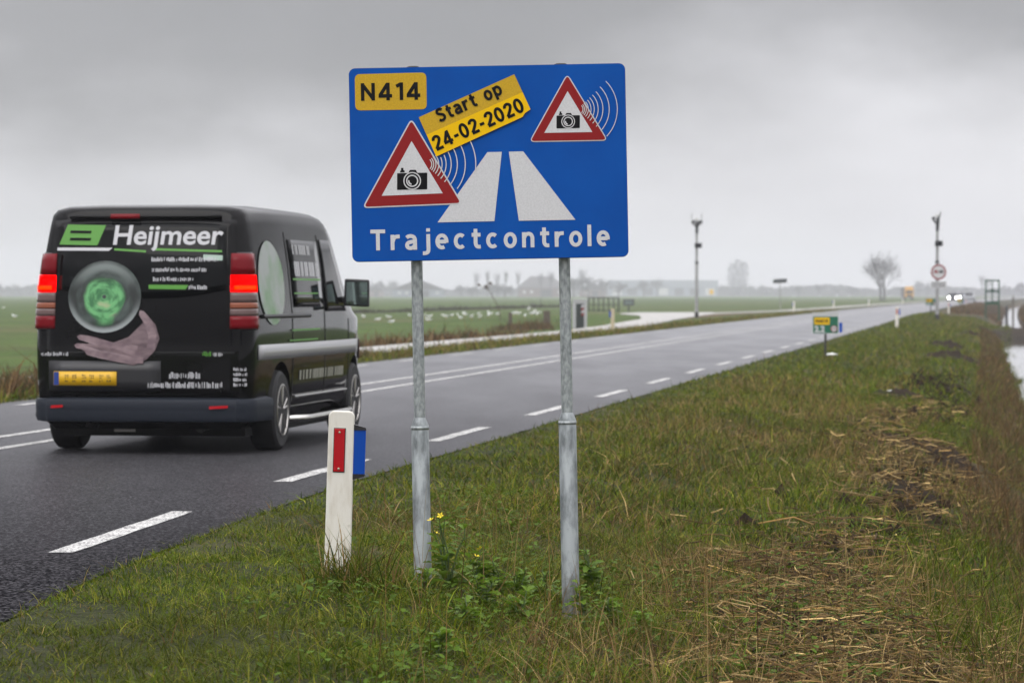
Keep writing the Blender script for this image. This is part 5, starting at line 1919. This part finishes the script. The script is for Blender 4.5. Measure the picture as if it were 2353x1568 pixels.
heap(2165, 1048, .42, 1.5, .15, 'largest dark soil heap on the verge near the reeds', 1)
heap(2075, 912, .42, 1.7, .16, 'dark soil heap in the middle of the row on the verge', 2)
heap(2190, 825, .65, 2.6, .22, 'wide soil heap near the left end of the ditch water', 3)
heap(2172, 795, .55, 2.8, .22, 'soil heap just beyond the wide soil heap', 4)
heap(2192, 893, .32, 1.4, .12, 'small soil heap close to the dry reeds', 5)
heap(2038, 1008, .26, .9, .08, 'small flat soil patch left of the largest heap', 6)
heap(2090, 1128, .30, 1.1, .09, 'flat soil patch with straw below the largest heap', 7)
heap(2115, 1195, .22, .8, .08, 'nearest crumbly soil patch in the straw litter', 8)
heap(2275, 770, .7, 3.2, .22, 'far dark soil heap by the reed edge', 9)
heap(2240, 775, .5, 3.0, .20, 'far dark soil heap second from the reed edge', 10)
for u, v_, w_, lab in ((1912, 822, .11, 'crumpled white litter beside the nearest kilometre sign'), (2046, 907, .05, 'small white scrap left of the middle soil heap'), (2262, 726, .12, 'tiny pale litter on the verge right of the camera mast')):
    p = GG(u, v_)
    mb = MB(); n = 10
    vv = []
    for i in range(n):
        for j in range(n):
            vv.append(((i / 9 - .5) * w_ * 2 + random.uniform(-.006, .006), (j / 9 - .5) * w_ * 1.4, .02 + random.uniform(0, .45) * w_ * (1 - abs(i / 9 - .5)) * (1 - abs(j / 9 - .5))))
    mb.add(vv, [(i * n + j, (i + 1) * n + j, (i + 1) * n + j + 1, i * n + j + 1) for i in range(n - 1) for j in range(n - 1)])
    o = mb.build('litter', M['litter'], None, (p.x, p.y, p.z + .05)); tag(o, lab, 'litter')


# ------------------------------------------------------------------ grass and other ground cover
def blades(name, x, y, z, h, w, az, lean, col, segs=3, mat_=None, label='', tipcol=None):
    n = len(x)
    face = rng.uniform(0, 2 * np.pi, n)
    sx, sy = np.cos(face), np.sin(face)
    lx_, ly_ = np.cos(az), np.sin(az)
    nv = 2 * segs + 1
    V_ = np.zeros((n, nv, 3), np.float32); C_ = np.zeros((n, nv, 3), np.float32)
    for k in range(segs + 1):
        t_ = k / segs
        cx_ = x + lx_ * h * lean * t_ ** 1.7; cy_ = y + ly_ * h * lean * t_ ** 1.7
        cz_ = z - .012 + h * (t_ * (1 - .30 * np.minimum(lean, 1.6) * t_))
        ww = w * .5 * (1 - t_ ** 2.2 * .85)
        cc = col * (1 if tipcol is None else 1 - t_) + (0 if tipcol is None else tipcol * t_)
        if k < segs:
            V_[:, 2 * k, 0] = cx_ - sx * ww; V_[:, 2 * k, 1] = cy_ - sy * ww; V_[:, 2 * k, 2] = cz_
            V_[:, 2 * k + 1, 0] = cx_ + sx * ww; V_[:, 2 * k + 1, 1] = cy_ + sy * ww; V_[:, 2 * k + 1, 2] = cz_
            C_[:, 2 * k] = cc; C_[:, 2 * k + 1] = cc
        else:
            V_[:, 2 * k, 0] = cx_; V_[:, 2 * k, 1] = cy_; V_[:, 2 * k, 2] = cz_; C_[:, 2 * k] = cc
    b = (np.arange(n) * nv)[:, None]
    qs = [np.concatenate([b + 2 * k, b + 2 * k + 1, b + 2 * k + 3, b + 2 * k + 2], 1) for k in range(segs - 1)]
    ts = np.concatenate([b + 2 * segs - 2, b + 2 * segs - 1, b + 2 * segs], 1)
    o = link(name, npmesh(name, V_.reshape(-1, 3), np.concatenate(qs) if qs else None, ts, mat_ or M['blade'], C_.reshape(-1, 3)))
    tag(o, label, kind='stuff')
    return o


def scatter(n, s0, s1, d0, d1, pw=1.0):
    """points in road coordinates, denser towards s0 by pw, kept to what the camera (or one a step aside) could see"""
    t_ = rng.uniform(0, 1, n) ** pw
    s = s0 + (s1 - s0) * t_
    d = rng.uniform(d0, d1, n)
    x, y = PW(s, d)
    u = np.abs(x / np.maximum(y, 1)) * F
    k = (u < 1176 + 120 + 1.2 * F / np.maximum(y, 5) * .25) & (y > 8.5)
    return s[k], d[k], x[k], y[k]


GREEN = np.array([(.062, .100, .005), (.098, .124, .006), (.028, .048, .004), (.175, .175, .020), (.072, .106, .008)])
STRAW = np.array([(.23, .148, .052), (.15, .09, .031), (.34, .24, .10), (.085, .05, .019)])


def dryness(s, d):
    n = fnoise(s * .35, d * .8, 23)
    zone = np.clip((d - 1.4) / 1.5, 0, 1) * .32 + .04
    near = np.exp(-((s - 11.0) / 2.6) ** 2) * np.clip((d - 2.9) / .6, 0, 1) * .20
    mid = np.exp(-((s - 26) / 8.) ** 2) * np.exp(-((d - 2.4) / .9) ** 2) * .30
    return np.clip(zone * np.clip((n - .46) * 5, 0, 1) + near + mid + .03, 0, .8)


def barepatch(s, d):
    """where dug soil and litter keep the grass thin"""
    c = 3.92 + .25 * np.sin(s * .31)
    return np.exp(-((d - c) / .45) ** 2) * np.clip((fnoise(s * .5, d * .9, 61) - .33) * 5, 0, 1) * (s > 9) * np.where(s > 34, .6, 1)


def grass(name, n, s0, s1, d0, d1, hgt, wid, segs, label, pw=1.0):
    s, d, x, y = scatter(n, s0, s1, d0, d1, pw)
    edge = np.clip((d - .30 - .42 * (fnoise(s * 1.1, s * 0 + .7, 47) - .35)) / .22, 0, 1) if d0 >= 0 else np.clip((-6.55 - d) / .3, 0, 1)
    bp = barepatch(s, d) if d0 >= 0 else 0 * s
    keep = rng.uniform(0, 1, len(s)) < (edge * .97 + .03) * (1 - .75 * bp)
    clump = fnoise(s * 2.6, d * 2.6, 31)
    keep &= rng.uniform(0, 1, len(s)) < .35 + 1.1 * clump
    for hx, hy, ra, rb in HEAPS:
        q_ = ((x - hx) / ra) ** 2 + ((y - hy) / rb) ** 2
        keep &= (q_ > .85) | (rng.uniform(0, 1, len(s)) < .05 + .5 * np.clip(q_ - .2, 0, 1))
    s, d, x, y, clump = s[keep], d[keep], x[keep], y[keep], clump[keep]
    n = len(s)
    dr = dryness(s, d) if d0 >= 0 else np.full(n, .35)
    isdry = rng.uniform(0, 1, n) < dr
    col = GREEN[rng.integers(0, len(GREEN), n)].copy()
    tone = fnoise(s * .9, d * .9, 77)
    col *= (.65 + .75 * tone)[:, None]
    yel = np.clip((fnoise(s * .5, d * .7, 83) - .5) * 3, 0, 1)
    col = col * (1 - .3 * yel[:, None]) + np.array((.10, .10, .02)) * (.3 * yel[:, None])
    sc_ = STRAW[rng.integers(0, len(STRAW), n)] * rng.uniform(.6, 1.05, (n, 1))
    col = np.where(isdry[:, None], sc_, col)
    col *= rng.lognormal(0, .30, (n, 1))
    h = hgt * rng.lognormal(0, .40, n) * (.50 + .9 * clump) * np.where(d > 0, np.clip(.45 + (d - .4) * .35, .45, 1.15), 1)
    h = np.where(isdry, h * 1.25, h)
    w = wid * rng.uniform(.6, 1.3, n) * np.where(isdry, .7, 1)
    return blades(name, x, y, gz(s, d), h, w, rng.uniform(0, 2 * np.pi, n), rng.uniform(.15, 2.0, n), col, segs, None, label)


grass('grass', 230000, 8.6, 19, .30, 5.4, .062, .0046, 3, 'short green verge grass in the foreground', .9)
grass('grass', 170000, 19, 46, .30, 5.6, .078, .0080, 2, 'verge grass beyond the big blue sign', 1.15)
grass('grass', 90000, 46, 200, .30, 6.0, .11, .017, 2, 'verge grass far along the right roadside', 1.3)
grass('grass', 60000, 30, 250, -8.15, -6.5, .13, .022, 2, 'grass strip between road and cycle path', 1.4)


def tuft_field(name, n, s0, s1, d0, d1, hgt, wid, label, cols, dens=None, lean=(.1, .7), segs=3, pw=1.0, m=None, az=None):
    s, d, x, y = scatter(n, s0, s1, d0, d1, pw)
    if dens is not None:
        k = rng.uniform(0, 1, len(s)) < dens(s, d)
        s, d, x, y = s[k], d[k], x[k], y[k]
    n = len(s)
    col = cols[rng.integers(0, len(cols), n)] * rng.uniform(.6, 1.15, (n, 1))
    return blades(name, x, y, gz(s, d), hgt * rng.lognormal(0, .3, n), wid * rng.uniform(.6, 1.3, n), rng.uniform(0, 6.28, n) if az is None else az + rng.normal(0, .6, n), rng.uniform(lean[0], lean[1], n), col, segs, m or M['straw'], label)


# dry bent stems standing through the grass
tuft_field('dry_grass', 4000, 8.8, 17, 2.2, 5.0, .22, .0035, 'dry bent straw stems in the foreground grass', STRAW, lambda s, d: np.clip((fnoise(s * 1.2, d * 1.2, 51) - .42) * 4, 0.02, 1) * np.clip((d - 2.0) / 1.2, .1, 1), (.2, 1.6))
tuft_field('dry_grass', 8000, 17, 50, 1.0, 4.6, .17, .006, 'dry straw patches in the verge beyond the sign', STRAW, lambda s, d: np.clip((fnoise(s * .35, d * .8, 23) - .48) * 5, 0.01, 1), (.2, 1.4), pw=1.1)
tuft_field('dry_stems', 300, 9.6, 17, 2.0, 4.8, .38, .0032, 'tall thin dry stalks sticking up from the verge', STRAW, None, (.02, .35), 4)
tuft_field('dry_grass', 1600, 9.4, 13.5, 2.5, 3.9, .22, .0034, 'tangle of pale dry stems in the near foreground', STRAW * 1.15, lambda s, d: np.clip((fnoise(s * 2, d * 2, 53) - .35) * 4, .03, 1), (.3, 1.8), 4)
# brown reeds on the ditch bank
REED = np.array([(.135, .078, .034), (.10, .056, .026), (.18, .115, .05), (.055, .055, .018)])
tuft_field('reeds', 12000, 17, 60, 4.55, 5.35, .24, .007, 'brown dry reeds on the near ditch bank', REED, lambda s, d: np.clip((fnoise(s * .6, d * 1.1, 57) - .34) * 4, .03, 1) * np.clip((d - 4.4) / .5, .1, 1), (.1, .8), 3)
tuft_field('reeds', 11000, 60, 150, 4.6, 5.35, .17, .016, 'brown dry reeds along the farther ditch bank', REED, None, (.1, .9), 2)
tuft_field('reeds', 13000, 228, 420, 1.9, 5.8, .30, .06, 'rust brown reed belt beyond the sluice frame', REED, None, (.1, .8), 2)
tuft_field('reeds', 8000, 168, 420, 7.2, 9.5, .35, .05, 'brown reeds on the far bank beyond the dam', REED, None, (.05, .5), 2)
tuft_field('reeds', 12000, 40, 168, 8.7, 10.4, .4, .03, 'brown reeds on the far ditch bank', REED, None, (.05, .5), 2)
tuft_field('tall_grass', 5500, 9, 24, 4.2, 5.6, .17, .006, 'dark green taller grass at the ditch side', GREEN * .75, lambda s, d: np.clip((fnoise(s * 1.1, d * 1.6, 67) - .35) * 4, .05, 1), (.2, 1.0), 3, m=M['blade'])
tuft_field('dry_stems', 500, 10, 30, 4.3, 5.7, .40, .004, 'thin brown stalks leaning over the ditch side grass', REED, None, (.1, .6), 4)
tuft_field('dry_grass', 14000, 30, 62, -8.0, -6.9, .27, .022, 'tall brown dry grass on the left verge behind the van', REED * 1.1, lambda s, d: np.where(s < 52, 1, .25), (.1, .8), 2)
tuft_field('dry_grass', 16000, 60, 170, -12.6, -10.4, .30, .04, 'brown dry grass between cycle path and meadow', REED * 1.2, lambda s, d: np.clip((fnoise(s * .12, d * .4, 87) - .38) * 4, .05, 1) * (s < 108), (.1, .8), 2)
# reed clumps around the old gate posts
for u, v_, n_, hh_, lab in ((1170, 756, 350, .20, 'dry reed clump around the slim timber gate post'), (1232, 756, 500, .34, 'dry reed clump left of the broad timber gate post'), (1200, 757, 500, .25, 'low dry reed clump between the two timber gate posts')):
    p = GG(u, v_)
    n = n_
    x = p.x + rng.normal(0, .40, n); y = p.y + rng.normal(0, 2.5, n)
    s2, d2 = SD(x, y)
    blades('reed_clump', x, y, gz(s2, d2), hh_ * rng.lognormal(0, .35, n), .03 * rng.uniform(.6, 1.2, n), rng.uniform(0, 6.28, n), rng.uniform(.05, .6, n), REED[rng.integers(0, 4, n)] * rng.uniform(.6, 1.2, (n, 1)), 2, M['straw'], lab)
# dark ragged ditch edge across the meadow
n = 5000
t_ = rng.uniform(0, 1, n)
pa = GG(560, 727); pb = GG(1320, 704)
x = pa.x + (pb.x - pa.x) * t_ + rng.normal(0, .3, n); y = pa.y + (pb.y - pa.y) * t_ + rng.normal(0, .5, n)
blades('ditch_edge_sedge', x, y, np.full(n, -.32), .30 * rng.lognormal(0, .4, n) * (.3 + 1.2 * fnoise(t_ * 60, t_ * 0, 19)), .07 * rng.uniform(.6, 1.2, n), rng.uniform(0, 6.28, n), rng.uniform(.05, .8, n), np.array((.045, .038, .022)) * rng.uniform(.6, 1.3, (n, 1)), 2, M['straw'], 'dark ragged sedge along a field ditch crossing the meadow')
# withered hogweed-like stalk leaning in the meadow
p = GG(1150, 735)
hw = empty('withered_plant', tuple(p), 0, 'withered tall plant with dark seed heads leaning left in the meadow', 'plant')
sc_p = p.y / F
tp = [(0, 0, 0), (-4 * sc_p, 0, 30 * sc_p), (-22 * sc_p, 0, 62 * sc_p), (-32 * sc_p, 0, 76 * sc_p)]
MB().tube(tp, [.03, .025, .02, .015], 6).build('stem', M['wood_brown'], hw)
for dx, dz, r_ in ((-33, 78, 5), (-24, 86, 3.5), (-50, 82, 3.0)):
    mb = MB()
    MB_ = mb.tube([(-28 * sc_p, 0, 70 * sc_p), (dx * sc_p, 0, dz * sc_p)], .012, 5)
    for k in range(40):
        q = Vector((random.gauss(0, 1), random.gauss(0, 1), random.gauss(0, 1))).normalized() * r_ * sc_p * random.random() ** .4
        mb.box((dx * sc_p + q.x, q.y, dz * sc_p + q.z), (.04, .04, .04), Matrix.Rotation(random.uniform(0, 3), 3, (1, 1, 0)))
    mb.build('seed_head', M['wood_brown'], hw)


# cut reed litter lying on the verge
def litter_stalks(name, n, s0, s1, d0, d1, ln, r, label, dens):
    s, d, x, y = scatter(n, s0, s1, d0, d1)
    dn_ = dens(s, d)
    for hx, hy, ra, rb in HEAPS:
        q_ = ((x - hx) / ra) ** 2 + ((y - hy) / rb) ** 2
        dn_ = np.where(q_ < 2.2, np.maximum(dn_, .55), dn_)
    k = rng.uniform(0, 1, len(s)) < dn_
    s, d, x, y = s[k], d[k], x[k], y[k]; n = len(s)
    az = np.where(rng.uniform(0, 1, n) < .6, rng.normal(R(-74), .38, n), rng.uniform(0, 6.28, n)); L = ln * rng.lognormal(0, .5, n); el_ = rng.normal(.03, .13, n)
    dx, dy, dz = np.cos(az) * np.cos(el_) * L / 2, np.sin(az) * np.cos(el_) * L / 2, np.sin(el_) * L / 2
    z = gz(s, d) + .025 + rng.uniform(0, .05, n)
    for hx, hy, ra, rb in HEAPS:
        z = z + .06 * np.clip(1 - ((x - hx) / ra) ** 2 - ((y - hy) / rb) ** 2, 0, 1)
    rr = r * rng.uniform(.5, 1.3, n)
    V_ = np.zeros((n, 9, 3))
    px, py = -np.sin(az), np.cos(az)
    bl = rng.normal(0, .10, n) * L; bz = rng.normal(0, .05, n) * L; fr = rng.uniform(-.5, .5, n)
    for e, sg in ((0, -1.0), (3, fr), (6, 1.0)):
        mid = 1.0 if e == 3 else 0.0
        for k, (a_, b_) in enumerate(((-1, -.6), (1, -.6), (0, 1.1))):
            V_[:, e + k, 0] = x + sg * dx + px * (rr * a_ + mid * bl); V_[:, e + k, 1] = y + sg * dy + py * (rr * a_ + mid * bl); V_[:, e + k, 2] = z + sg * dz + rr * b_ + mid * bz
    b = (np.arange(n) * 9)[:, None]
    qs = np.concatenate([np.concatenate([b + q + i, b + q + (i + 1) % 3, b + q + 3 + (i + 1) % 3, b + q + 3 + i], 1) for i in range(3) for q in (0, 3)])
    ts = np.concatenate([np.concatenate([b + 2, b + 1, b], 1), np.concatenate([b + 6, b + 7, b + 8], 1)])
    col = STRAW[rng.integers(0, len(STRAW), n)] * rng.lognormal(-.25, .5, (n, 1))
    o = link(name, npmesh(name, V_.reshape(-1, 3), qs, ts, M['straw'], np.repeat(col, 9, 0)))
    tag(o, label, kind='stuff')


litter_stalks('cut_reed_litter', 8500, 9, 17.5, 2.7, 5.2, .13, .0027, 'cut reed stalks lying flat on the foreground verge', lambda s, d: np.clip(barepatch(s, d) * 1.1 + .18 * np.clip((d - 2.9) / .6, 0, 1), 0, 1))
litter_stalks('cut_reed_litter', 7000, 17.5, 45, 2.2, 5.2, .17, .0042, 'cut reed stalks scattered along the verge farther on', lambda s, d: np.clip(barepatch(s, d) * 1.1 + .04, 0, 1))
# crumbs of dark soil in the litter band
n = 16000
s, d, x, y = scatter(n, 9.0, 60, 3.0, 5.2, 1.3)
k = rng.uniform(0, 1, len(s)) < barepatch(s, d)
s, d, x, y = s[k], d[k], x[k], y[k]; n = len(s)
sz = rng.lognormal(-4.7, .55, n) * (1 + s / 25)
oc = np.array([(1, 0, 0), (-1, 0, 0), (0, 1, 0), (0, -1, 0), (0, 0, 1), (0, 0, -1)], float)
V_ = oc[None] * sz[:, None, None] * rng.uniform(.6, 1.3, (n, 6, 1)) + np.stack([x, y, gz(s, d) + .012], -1)[:, None, :]
b = (np.arange(n) * 6)[:, None]
tf = [(0, 2, 4), (2, 1, 4), (1, 3, 4), (3, 0, 4), (2, 0, 5), (1, 2, 5), (3, 1, 5), (0, 3, 5)]
ts = np.concatenate([b + np.array(q)[None] for q in tf])
o = link('soil_crumbs', npmesh('soil_crumbs', V_.reshape(-1, 3), None, ts, M['soil'])); tag(o, 'dark crumbs of dug soil among the litter', kind='stuff')
# low broad-leaved herbs: patch right of the sign
s, d, x, y = scatter(26000, 9.3, 21, 1.3, 4.2)
dn = np.clip((fnoise(s * .8, d * 1.1, 95) - .50) * 5, 0, 1) + np.exp(-((s - 14.6) / 2.2) ** 2 - ((d - 3.7) / .5) ** 2) + .8 * np.exp(-((s - 12.0) / 1.6) ** 2 - ((d - 2.4) / .5) ** 2)
k = rng.uniform(0, 1, len(s)) < dn * .55
s, d, x, y = s[k], d[k], x[k], y[k]; n = len(s)
r_ = rng.uniform(.008, .019, n); az = rng.uniform(0, 6.28, n); tl = rng.uniform(-.5, .6, n)
V_ = np.zeros((n, 6, 3)); zz = gz(s, d) + rng.uniform(.02, .075, n)
for k, (a_, b_) in enumerate(((-1, 0), (-.3, .75), (.6, .6), (1.1, 0), (.6, -.6), (-.3, -.75))):
    V_[:, k, 0] = x + r_ * (a_ * np.cos(az) - b_ * np.sin(az)); V_[:, k, 1] = y + r_ * (a_ * np.sin(az) + b_ * np.cos(az)); V_[:, k, 2] = zz + r_ * a_ * tl + r_ * .25 * abs(b_)
b = (np.arange(n) * 6)[:, None]
qs = np.concatenate([b + np.array((0, 1, 2, 3))[None], b + np.array((0, 3, 4, 5))[None]])
col = np.array((.075, .130, .010)) * rng.uniform(.55, 1.3, (n, 1))
o = link('ground_herbs', npmesh('ground_herbs', V_.reshape(-1, 3), qs, None, M['blade'], np.repeat(col, 6, 0))); tag(o, 'small round leaved herbs creeping through the verge grass', kind='stuff')


# ------------------------------------------------------------------ leafy weeds at the foot of the sign
def leaf_mesh(seed):
    """lobed leaf along +x, curling down, with a folded midrib"""
    rs_ = random.Random(seed)
    n = 8
    v = []; f = []
    for i in range(n + 1):
        t_ = i / n
        wv = .30 * math.sin(math.pi * min(1, t_ * 1.02)) ** .7 * (.45 + .55 * t_) * (1 if i % 2 else .62) + (.02 if i < n else 0)
        zc = .30 * t_ - .42 * t_ * t_
        v += [(t_, wv, zc + wv * .35 + rs_.uniform(-.03, .03)), (t_, 0, zc), (t_, -wv, zc + wv * .35 + rs_.uniform(-.03, .03))]
    for i in range(n):
        a = 3 * i
        f += [(a, a + 1, a + 4, a + 3), (a + 1, a + 2, a + 5, a + 4)]
    return rawmesh('leaf', v, f, M['leaf'], True)


LM = [leaf_mesh(k) for k in range(6)]
FM = MB()
for k in range(5):
    a = 2 * math.pi * k / 5
    FM.add([(0, 0, 0), (.010 * math.cos(a - .4), .010 * math.sin(a - .4), .004), (.014 * math.cos(a), .014 * math.sin(a), .006), (.010 * math.cos(a + .4), .010 * math.sin(a + .4), .004)], [(0, 1, 2, 3)])
FME = FM.mesh('flower', M['flower'])


def weed(u, v_, h, nl, label, flowers=0, seed=0, ls=.105):
    nl = int(nl * 1.9)
    h *= 1.15
    rs_ = random.Random(seed)
    p = GG(u, v_)
    r = empty('leafy_weed', tuple(p), rs_.uniform(0, 6), label, 'weed', 'leafy weeds at the foot of the sign')
    st = MB()
    tips = []
    for k in range(3 + flowers):
        a = rs_.uniform(0, 6.28); hh = h * rs_.uniform(.7, 1.1); q = [(0, 0, -.03)]
        for i in range(1, 5):
            t_ = i / 4
            q.append((math.cos(a) * .28 * hh * t_ + rs_.uniform(-.01, .01), math.sin(a) * .28 * hh * t_ + rs_.uniform(-.01, .01), hh * t_))
        st.tube(q, [.006, .005, .004, .003, .002], 5)
        tips.append(q)
    st.build('stem', M['stem'], r)
    for k in range(nl):
        q = rs_.choice(tips); t_ = rs_.random() ** 1.4
        i = min(3, int(t_ * 4)); fr = t_ * 4 - i
        b = Vector(q[i]).lerp(Vector(q[i + 1]), fr)
        o = link('leaf', LM[rs_.randrange(6)], r, b)
        s_ = ls * rs_.uniform(.6, 1.25) * (1 - .55 * t_)
        o.scale = (s_, s_, s_)
        o.rotation_euler = (rs_.uniform(-.4, .4), rs_.uniform(-.7, .15), rs_.uniform(0, 6.28))
    for k in range(flowers):
        q = tips[k % len(tips)]
        o = link('flower', FME, r, Vector(q[-1]) + Vector((rs_.uniform(-.01, .01), rs_.uniform(-.01, .01), .004)))
        o.rotation_euler = (rs_.uniform(.2, 1.0), 0, rs_.uniform(0, 6)); o.scale = (1.2,) * 3
    return r


weed(1030, 1350, .25, 34, 'tallest leafy weed with yellow flowers right of the left sign post', 4, 1)
weed(1085, 1352, .17, 30, 'bushy leafy weed beside the flowering weed', 2, 2)
weed(1140, 1365, .13, 26, 'leafy weed midway between the two sign posts', 0, 3)
weed(1195, 1375, .12, 26, 'low leafy weed right of midway between the sign posts', 0, 4)
weed(1255, 1385, .13, 26, 'leafy weed just left of the right sign post', 0, 5)
weed(1370, 1380, .19, 34, 'dense leafy weed just right of the right sign post', 0, 6)
weed(1345, 1440, .15, 28, 'leafy weed in front of the right sign post base', 0, 7)
weed(1400, 1430, .13, 26, 'leafy weed at the right edge of the sign foot clump', 0, 8)
weed(975, 1362, .10, 18, 'small leafy weed in front of the left sign post base', 0, 9)
weed(1110, 1400, .12, 26, 'broad leafy weed in the middle of the foreground clump', 0, 10)
weed(1190, 1430, .11, 24, 'leafy weed low in the foreground clump', 0, 11)
weed(1060, 1440, .10, 20, 'leafy weed left of the foreground clump', 0, 12)
weed(1290, 1410, .12, 22, 'leafy weed tucked before the right sign post', 0, 13)
weed(1470, 1460, .10, 20, 'isolated leafy weed right of the sign clump', 0, 14)
weed(1010, 1515, .09, 22, 'leafy weed near the bottom edge below the left post', 0, 15)
# sedge tufts at the post feet
for u, v_, n_, hh_, lab in ((775, 1352, 260, .15, 'grass tuft at the foot of the white marker post'), (835, 1352, 220, .15, 'dark sedge tuft right of the white marker post'), (900, 1372, 160, .12, 'sedge tuft left of the left sign post'), (1300, 1410, 160, .12, 'grass tuft at the right sign post base')):
    p = GG(u, v_)
    x = p.x + rng.normal(0, .055, n_); y = p.y - .03 + rng.normal(0, .09, n_)
    s2, d2 = SD(x, y)
    cc = np.where(rng.uniform(0, 1, (n_, 1)) < .25, STRAW[rng.integers(0, 4, n_)], GREEN[rng.integers(0, 5, n_)] * .85)
    blades('grass_tuft', x, y, gz(s2, d2), hh_ * rng.lognormal(0, .4, n_), .006 * rng.uniform(.7, 1.3, n_), rng.uniform(0, 6.28, n_), rng.uniform(.1, 1.1, n_), cc, 3, M['blade'], lab)
for o in bpy.data.objects:
    if o.name.startswith('small_print'):
        o['kind'] = 'stuff'
